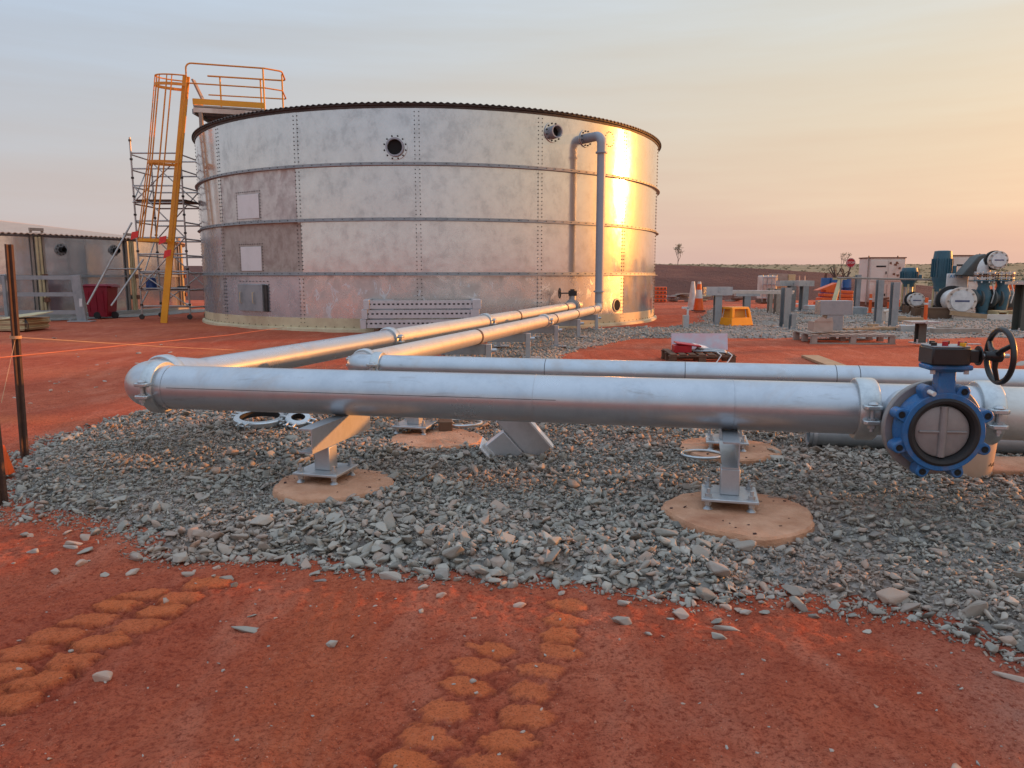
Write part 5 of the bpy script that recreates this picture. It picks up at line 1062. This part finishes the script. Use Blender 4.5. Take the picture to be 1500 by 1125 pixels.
MB().box((q.x + .3, q.y, .16), (2.3, .55, .3)).build('foot', 'orange_plastic', rbz)
# debris row by the bank
for i, (px, py, w, h, mt_, lb) in enumerate(((985, 440, 20, 8, 'galv_dull', 'grey sheet pile left of the cones by the bank'), (1003, 438, 24, 12, 'timber_grey', 'heap of pale timber by the bank behind the cones'), (1034, 436, 14, 9, 'ply_cream', 'cream crate lid by the bank right of the cones'), (1077, 438, 18, 14, 'rust', 'rusty crate behind the steel columns'))):
    q = W(px, py, 43); q.z = 0; s_ = 43 / FPX; t = thing('scrap_pile', lb, 'scrap', q)
    for k in range(6): MB().box((q.x + rnd.uniform(-.3, .3) * w * s_, q.y + rnd.uniform(-.3, .3), h * s_ * (k + .6) / 6), (w * s_ * rnd.uniform(.5, .9), .6, h * s_ / 7), Matrix.Rotation(rnd.uniform(-.12, .12), 3, 'Y') @ Matrix.Rotation(rnd.uniform(-.5, .5), 3, 'Z')).build('board', mt_ if k % 2 else 'timber_grey', t)
# caged white tote, brown crates
q = W(1122, 436, 40); q.z = 0; ib = thing('liquid_tote', 'white liquid tote in a wire cage before the earth bank', 'tote', q)
MB().box((q.x, q.y, .85), (.72, .9, 1.25)).build('tank', 'white_paint', ib, bevel=.06)
for i in range(4): MB().cyl((q.x - .38, q.y - .47, .3 + .36 * i), (q.x + .38, q.y - .47, .3 + .36 * i), .018, 6).build('cage_bar', 'galv_steel', ib); MB().cyl((q.x - .36 + .24 * i, q.y - .475, .1), (q.x - .36 + .24 * i, q.y - .475, 1.5), .018, 6).build('cage_bar', 'galv_steel', ib)
MB().box((q.x, q.y, .12), (.8, .95, .16)).build('pallet_base', 'timber_dark', ib)
for px, pt_, pb_, w, mt_, lb, Yq in ((1142, 413, 440, 32, 'timber', 'brown timber crate right of the white tote', 41), (1140, 401, 440, 20, 'timber_grey', 'tall grey crate behind the brown crate', 43), (1156, 402, 440, 10, 'ply_cream', 'sunlit cream crate beside the tall grey crate', 43)):
    a = W(px, pt_, Yq); w_ = w * Yq / FPX; t = thing('crate', lb, 'crate', (a.x, a.y, 0)); MB().box((a.x, a.y, a.z / 2), (w_, .9, a.z)).build('box', mt_, t, bevel=.01)
    for i in range(3): MB().box((a.x, a.y - .46, a.z * (.2 + .3 * i)), (w_, .025, .12)).build('batten', mt_, t)
for px, lb in ((1171, 'left'), (1179, 'right')):
    a, c = W(px, 440, 39), W(px, 404, 39); a.z = 0; tag(MB().cyl(a, c, .025, 6).lathe(a, ZV, [(.001, 0), (.2, 0), (.16, .05), (.001, .06)], 10, False).build('thin_post', 'white_paint'), f'thin pale post in front of the bank, {lb} of two', 'post')
# blue drums with a bundle of stakes
for i, (px, Yq) in enumerate(((1210, 35.5), (1224, 35.2), (1236, 35.6))):
    q = W(px, 440, Yq); lb = ('left', 'middle', 'right')[i]; t = thing('blue_drum', f'blue plastic drum behind the orange heap, the {lb} one', 'drum', (q.x, q.y, 0), 'blue drums')
    H = 1.22; MB().lathe((q.x, q.y, .15), ZV, [(.001, 0), (.27, 0), (.29, .05), (.29, .35), (.305, .37), (.29, .39), (.29, .75), (.305, .77), (.29, .79), (.28, H - .04), (.26, H), (.001, H - .02)], 24, False).build('body', 'drum_blue', t)
    MB().box((q.x, q.y, .075), (.6, .6, .15)).build('stand', 'timber_dark', t)
    if i > 0:
        for k in range(7):
            tt = Vector((q.x + rnd.uniform(-.4, .4), q.y + rnd.uniform(-.3, .3), 1.62 + rnd.uniform(0, .4))); bb_ = Vector((q.x + rnd.uniform(-.1, .1), q.y + rnd.uniform(-.1, .1), 1.3)); o = MB().beam(bb_, tt, .05, .03).build('stake', 'stake_brown' if k % 4 else 'timber'); tag(o, f'one of the dark stakes bunched in the {lb} blue drum', 'stake', f'stakes bunched in the {lb} drum')
a, c = W(1206, 425, 35.6), W(1210, 400, 35.6); tag(MB().beam(a, c, .09, .09).build('stake', 'rust'), 'single rusty stake standing in the left blue drum', 'stake')
# stop sign
q = W(1246, 385, 36); ss = thing('stop_sign', 'round red stop bat on a pole above the blue drums', 'sign', (W(1239, 440, 36).x, 36, 0)); b0_ = Vector((W(1239, 440, 36).x, 36, 0))
MB().cyl(b0_, q + Vector((-.02, .02, -.2)), .022, 8).build('pole', 'timber_grey', ss); fc = MB().lathe(q, (0, -1, 0), [(.001, 0), (.225, 0), (.225, .02), (.001, .02)], 32).build('disc', 'sign_red', ss)
MB().lathe(q + Vector((0, -.021, 0)), (0, -1, 0), [(.2, 0), (.212, 0), (.212, .003), (.2, .003)], 32).build('border', 'white_clean', fc); text_part('lettering', 'STOP', .15, 'white_clean', fc, Matrix.Translation(q + Vector((0, -.024, 0))) @ Matrix.Rotation(R(90), 4, 'X'))
# yellow timber brace
a, c = W(1217, 456, 30), W(1231, 409, 31); a.z = 0; o = MB().beam(a, c, .16, .08).beam(c + Vector((-.3, 0, .02)), c + Vector((.25, 0, .02)), .1, .08).build('timber_brace', 'ply_cream'); tag(o, 'yellow timber prop leaning over the orange barrier heap', 'prop')
# long low rail
a, c = W(1226, 407, 29.5), W(1560, 413.5, 26.5); hr = thing('long_rail', 'long thin pipe rail running across the pump yard', 'rail', (a.x, a.y, 0)); MB().cyl(a, c, .035, 8).build('pipe', 'timber_grey', hr)
for f in (.02, .985): p = a + (c - a) * f; MB().cyl(p, (p.x, p.y, 0), .03, 8).build('post', 'timber_grey', hr)
q = W(1225, 459, 27.5); q.z = .05
o = MB().box((q.x - .35, q.y + .6, .3), (1.1, .5, .16)).box((q.x - .4, q.y + .6, .12), (.2, .3, .22)).build('steel_plate_stack', 'galv_steel', bevel=.01); tag(o, 'grey steel plates stacked left of the yellow prop foot', 'plates'); o = MB().box((q.x + .75, q.y + .6, .17), (1.1, .5, .3)).build('steel_box', 'galv_dull', bevel=.01); tag(o, 'grey steel box right of the yellow prop foot', 'box')
# white cabinets
def cabinet(pxl, pxr, pyt, Y, label, rows):
    a, c = W(pxl, pyt, Y), W(pxr, pyt, Y); w = c.x - a.x; H = a.z; t = thing('equipment_cabinet', label, 'cabinet', ((a.x + c.x) / 2, Y, 0)); cx = (a.x + c.x) / 2
    MB().box((cx, Y + .6, H / 2 + .1), (w, 1.2, H - .2)).build('body', 'white_paint', t, bevel=.02); MB().box((cx, Y + .6, .1), (w * .95, 1.1, .2)).build('plinth', 'rust', t); MB().box((cx, Y + .6, H + .02), (w + .06, 1.26, .05)).build('top', 'rust', t)
    for k in range(2):
        xx = a.x + w * (.25 + .5 * k)
        for z, h in ((H * .74, H * .42), (H * .28, H * .36)):
            d_ = MB().box((xx, Y - .012, z), (w * .47, .03, h)).build('door', 'white_paint', t, bevel=.008)
            MB().box((xx + w * .2, Y - .04, z - h * .1), (.05, .03, .12)).build('latch', 'dark_bolt', d_)
    MB().box((a.x + w * .3, Y - .03, H * .83), (w * .28, .02, .07)).build('vent', 'inside_dark', t)
    for k in range(6): MB().prism([(rnd.uniform(-.05, 0), 0), (rnd.uniform(.05, .14), -.02), (rnd.uniform(.04, .12), .1), (-.03, .08)], (a.x + w * rnd.uniform(.55, .92), Y - .034, H * rnd.uniform(.6, .92)), (1, 0, 0), (0, 0, 1), .004).build('rust_patch', 'rust', t)
    for s in (.08, .92): MB().tube([(a.x + w * s, Y + .5, H), (a.x + w * s, Y + .5, H + .12)], .03, 6).build('lifting_eye', 'dark_bolt', t)
    MB().cyl((a.x - .06, Y + .1, .1), (a.x - .06, Y + .1, H), .03, 6).build('conduit', 'timber_grey', t)
    return t, cx, w, H
cabinet(1276, 1327, 378, 36, 'scuffed white steel cabinet right of the stop sign', 2); cabt, cx, w, H = cabinet(1393, 1450, 375, 33, 'scuffed white steel cabinet behind the big blue motor', 2)
q = W(1402, 411, 26.2); wt = thing('lettered_panel', 'white panel with blue lettering in front of the cabinet', 'sign', (q.x, q.y, 0)); MB().box((q.x, q.y, q.z - .12), (.75, .05, .72)).build('panel', 'white_clean', wt, bevel=.02); text_part('lettering', 'AVFTE', .16, 'sign_blue', wt, Matrix.Translation(q + Vector((-.06, -.03, .14))) @ Matrix.Rotation(R(90), 4, 'X')); MB().cyl((q.x, q.y + .05, 0), (q.x, q.y + .05, q.z), .04, 8).build('post', 'galv_steel', wt)
# vertical pumps
def pump(px, pyt, pyb, wpx, Y, label):
    s = Y / FPX; c = W(px, pyt, Y); zt = c.z; zb = W(px, pyb, Y).z; r = wpx * s / 2; t = thing('vertical_pump', label, 'pump', (c.x, Y, 0), 'blue vertical pumps'); h = zt - zb
    mo = MB().lathe((c.x, Y, zb), ZV, [(.001, 0), (r * .72, 0), (r * .75, h * .18), (r * .98, h * .3), (r, h * .36), (r, h * .8), (r * .97, h * .86), (r * .9, h * .985), (r * .5, h), (.001, h)], 28, False).build('motor', 'motor_blue', t)
    for k in range(20): a = k * .314; MB().box((c.x + math.cos(a) * r * 1.0, Y + math.sin(a) * r * 1.0, zb + h * .58), (.02, .08, h * .44), Matrix.Rotation(a + R(90), 3, 'Z')).build('cooling_fin', 'motor_blue', mo)
    MB().box((c.x + r * 1.1, Y - .1, zb + h * .48), (r * .5, r * .8, h * .3)).build('terminal_box', 'motor_blue', t, bevel=.02)
    MB().cyl((c.x, Y, .35), (c.x, Y, zb + .05), r * .55, 16).build('pump_column', 'galv_steel', t)
    for k in range(6): a = k * 1.047; MB().cyl((c.x + math.cos(a) * r * .8, Y + math.sin(a) * r * .8, .3), (c.x + math.cos(a) * r * .8, Y + math.sin(a) * r * .8, zb + .1), .035, 8).build('stay_bolt', 'ply_cream', t)
    MB().lathe((c.x, Y, .0), ZV, [(.001, 0), (r * 1.1, 0), (r * 1.1, .12), (r * .9, .16), (r * .8, .4), (.001, .42)], 24, False).build('pump_foot', 'black_paint', t); return c
pump(1382, 367, 427, 25, 27.5, 'large blue pump motor standing tall left of the lettered panel'); pump(1333, 392, 420, 22, 29, 'small blue pump motor right of the first white cabinet')
# capped white pipes
def capped(px, py, rpx, Y, az, L, label, lift=True):
    s = Y / FPX; c = W(px, py, Y); r = rpx * s; d = Vector((math.sin(az), -math.cos(az), 0)); t = thing('capped_pipe', label, 'pipe', (c.x, c.y, 0), 'white pipes with round end caps')
    MB().lathe(c - d * L, d, [(.001, 0), (r * .8, 0), (r * .8, L), (.001, L)], 32, False).build('body', 'white_clean', t); MB().lathe(c - d * .05, d, [(r * .75, -.08), (r, -.08), (r, .04), (r * .75, .04)], 32).build('flange', 'white_paint', t)
    cap = MB().lathe(c, d, [(.001, .02), (r * .74, .02), (r * .74, .045), (.001, .05)], 32, False).build('cap', 'white_clean', t); b_ = MB(); u = d.cross(ZV).normalized()
    MB(frame(c + d * .052, u, ZV)).box((0, 0, 0), (r * .95, r * .13, .006)).build('cap_print', 'ink', cap)
    for k in range(10): a = k * .628; bolt(b_, c + (u * math.cos(a) + ZV * math.sin(a)) * r * .88 + d * -.01, d, .03, .05)
    b_.build('flange_bolts', 'timber_grey', cap, kind='stuff'); MB().lathe(c - d * L, d, [(r * .75, -.04), (r * 1.08, -.04), (r * 1.08, .08), (r * .75, .08)], 28).build('rubber_ring', 'black_rubber', t)
    if lift:
        for i in (-1, 1): MB().tube([c - ZV * r * .9 - d * .2, Vector((c.x + i * .3, c.y, .02)), Vector((c.x + i * .42, c.y - .1, .02))], .03, 6).build('stand_leg', 'timber_grey', t)
        MB().box((c.x, c.y + L / 2, (c.z - r * .8) / 2), (.3, L * .5, c.z - r * .8)).build('cradle', 'timber_dark', t)
    return c, r
capped(1409, 441, 20, 24.6, R(-14), 1.1, 'large capped white pipe end lying low beside the blue valves'); capped(1343, 440, 11, 27.5, R(-20), .9, 'small capped white pipe end below the small blue motor')
c, r = capped(1463, 381, 13, 24.8, R(-12), .35, 'capped white pipe end raised above the blue valves', False)
ep = thing('white_elbow', 'white pipe elbow with a dark cowl above the blue valves', 'pipe', W(1443, 396, 25.2)); a = W(1461, 382, 25.3); MB().tube(fillet([a, W(1441, 381, 25.3), W(1441, 402, 25.3)], .3, 8), .2, 20).build('elbow', 'white_clean', ep)
cw = W(1434, 388, 25.7); MB().prism([(-.55, -.35), (.28, -.42), (.45, .1), (.2, .38), (-.05, .28)], cw, (1, 0, 0), (0, 0, 1), -.5).build('cowl', 'tarp_dark', ep, bevel=.03)
# blue valve bodies
for i, (px, lb) in enumerate(((1437, 'left one of two blue check valves on the skid'), (1465, 'right one of two blue check valves on the skid'))):
    Y = 24.9; q = W(px, 462, Y); zt = W(px, 402, Y).z; t = thing('check_valve', lb, 'valve', (q.x, Y, .2), 'blue check valves'); zb = q.z
    MB().lathe((q.x, Y, zb), ZV, [(.001, 0), (.2, 0), (.2, .06), (.16, .1), (.22, (zt - zb) * .38), (.25, (zt - zb) * .5), (.16, (zt - zb) * .72), (.2, (zt - zb) * .82), (.2, (zt - zb) * .86), (.001, (zt - zb) * .86)], 24, False).build('body', 'motor_blue', t)
    for k, z in enumerate((.84, .9, .96, 1.02)): MB().lathe((q.x, Y, zb + (zt - zb) * z), ZV, [(.001, 0), (.31, 0), (.31, .035), (.001, .035)], 24, False).build('flange', ('motor_blue', 'galv_steel', 'rust', 'galv_steel')[k], t)
    for k in range(8): a = k * .785; MB().cyl((q.x + .28 * math.cos(a), Y + .28 * math.sin(a), zb + (zt - zb) * .8), (q.x + .28 * math.cos(a), Y + .28 * math.sin(a), zb + (zt - zb) * 1.07), .022, 6).build('stud', 'white_clean', t)
    MB().lathe((q.x - .1, Y, zb + (zt - zb) * .42), (-1, 0, 0), [(.001, 0), (.3, 0), (.3, .05), (.2, .06), (.2, .2), (.3, .21), (.3, .26), (.001, .26)], 24, False).build('side_flange', 'tarp_dark', t)
    MB().tube([(q.x + .24, Y - .1, zb + (zt - zb) * .3), (q.x + .28, Y - .15, zb + (zt - zb) * .55), (q.x + .2, Y - .12, zb + (zt - zb) * .8)], .022, 8).build('edge_bar', 'white_clean', t)
a, c = W(1395, 470, 24.5), W(1497, 470, 24.0); sk = thing('pump_skid', 'pale steel skid base under the blue check valves', 'skid', (a.x, a.y, 0)); MB().beam(Vector((a.x, a.y, .12)), Vector((c.x, c.y, .12)), .2, .24).beam(Vector((a.x, a.y + .9, .12)), Vector((c.x, c.y + .9, .12)), .2, .24).build('rail', 'white_paint', sk, bevel=.01)
for px in (1462, 1485): q = W(px, 458, 24.4); MB().box((q.x, q.y, .33), (.36, .5, .05)).box((q.x - .15, q.y, .28), (.05, .5, .1)).box((q.x + .15, q.y, .28), (.05, .5, .1)).build('foot_bracket', 'ply_cream', sk)
MB().beam(W(1392, 458, 24.4), W(1448, 464, 24.2), .1, .14).build('cross_plank', 'timber', sk)
q = W(1455, 440, 25.3); mtp = thing('dark_motor', 'dark horizontal motor behind the blue check valves', 'motor', (q.x, q.y, .3)); MB().lathe(q, (1, .1, 0), [(.001, -.3), (.3, -.3), (.34, -.2), (.34, .6), (.25, .7), (.001, .7)], 24, False).build('casing', 'tarp_dark', mtp); MB().box((q.x + .2, q.y, .3), (.7, .4, .4)).build('mount', 'rust', mtp)
for px, py, Y, lb in ((1274, 459, 29, 'thin orange delineator post left of the cut steel posts'), (1355, 470, 24.5, 'thin orange delineator post left of the large capped pipe')):
    q = G(px, py, .04); t = thing('delineator_post', lb, 'post', (q.x, q.y, .04), 'orange delineators'); MB().lathe((q.x, q.y, .04), ZV, [(.001, 0), (.13, 0), (.13, .04), (.06, .06), (.05, .74), (.001, .75)], 14, False).build('post', 'orange_plastic', t); MB().lathe((q.x, q.y, .56), ZV, [(.05, 0), (.056, 0), (.055, .06), (.05, .06)], 14).build('band', 'white_clean', t)
q = W(1371, 468, 25); tag(MB().box((q.x, q.y, .2), (.75, .5, .4)).box((q.x, q.y, .41), (.8, .55, .03)).build('timber_box', 'timber_dark', bevel=.01), 'dark timber box left of the large capped pipe', 'box')
for i, (px, py, w, mt_, lb) in enumerate(((1290, 483, 46, 'timber', 'pale plank lying in front of the cut steel posts'), (1330, 470, 40, 'timber', 'plank lying right of the darker cut post'), (1330, 484, 30, 'galv_steel', 'bright steel plate beside the darker cut post'), (1322, 455, 20, 'timber_grey', 'grey carton in the yard below the small capped pipe'), (1400, 487, 70, 'timber_grey', 'long board lying right of the mushroom topped post'), (1300, 463, 24, 'concrete_grey', 'grey block between the cut steel posts'), (1352, 484, 34, 'galv_steel', 'thin steel channel lying before the orange delineator'))):
    q = G(px, py, .08); w_ = w * q.y / FPX; tag(MB().box((q.x, q.y, .12), (w_, .22, .07 + .06 * (i % 3)), Matrix.Rotation(.12 * (i % 3 - 1), 3, 'Z')).box((q.x - w_ * .2, q.y + .1, .2), (w_ * .3, .12, .05)).build('yard_offcut', mt_, bevel=.006), lb, 'offcut')
for i in range(8):
    px, py = ((1295, 447), (1310, 452), (1318, 446), (1333, 457), (1345, 462), (1300, 470), (1362, 452), (1283, 440))[i]; q = G(px, py, .08); mt_ = ('rust', 'orange_plastic', 'galv_dull', 'timber', 'timber_dark', 'white_paint', 'galv_steel', 'concrete_grey')[i]
    tag(MB().box((q.x, q.y, .2), (rnd.uniform(.25, .6), .3, .3)).cyl((q.x - .2, q.y - .1, .38), (q.x + .2, q.y, .42), .05, 8).build('yard_fitting', mt_, bevel=.01), ('rusty fitting left of the small capped pipe', 'orange fitting behind the cut posts', 'grey fitting under the first cabinet', 'timber coloured fitting right of the cut posts', 'dark fitting before the timber box', 'white fitting at the foot of the left cut post', 'steel fitting under the large motor', 'grey fitting at the foot of the first cabinet')[i], 'fitting')

# ---------------------------------------------------------------- trees
def tree(px, py, Y, H, label, seed):
    r = random.Random(seed); b0 = W(px, py, Y); t = thing('bare_tree', label, 'tree', b0); limbs = MB(); leaf = MB(); tr = MB()
    def grow_(p, d, L, rad, lev, mb):
        q = p + d * L; mid = p + d * L * .5 + Vector((r.gauss(0, .06), r.gauss(0, .06), 0)) * L; mb.tube([p, mid, q], [rad, rad * .8, rad * .62], 6)
        if lev == 0:
            for _ in range(16): c = q + Vector((r.gauss(0, .16), r.gauss(0, .16), r.gauss(0, .13))) * H * .3; e = Vector((r.gauss(0, 1), r.gauss(0, 1), r.gauss(0, 1))).normalized() * H * .022; f = e.orthogonal() * .6; leaf.add([c - e, c + f, c + e, c - f], [(0, 1, 2, 3)])
            return
        for _ in range(3 if lev > 1 else 2): grow_(q, (d + Vector((r.gauss(0, .5), r.gauss(0, .5), r.uniform(0, .35)))).normalized(), L * r.uniform(.55, .8), rad * .6, lev - 1, limbs)
    grow_(b0 - ZV * .1, Vector((.05, 0, 1)), H * .42, H * .022, 3, tr); tr.build('trunk', 'bark', t); limbs.build('limbs', 'bark', t, kind='stuff'); leaf.build('crown', 'leaf_dry', t, kind='stuff')
tree(992, 397, 66, 2.1, 'small sparse tree alone on the earth bank right of the tank', 4); tree(1232, 400, 70, 1.75, 'sparse tree behind the blue drums and stop sign', 9)
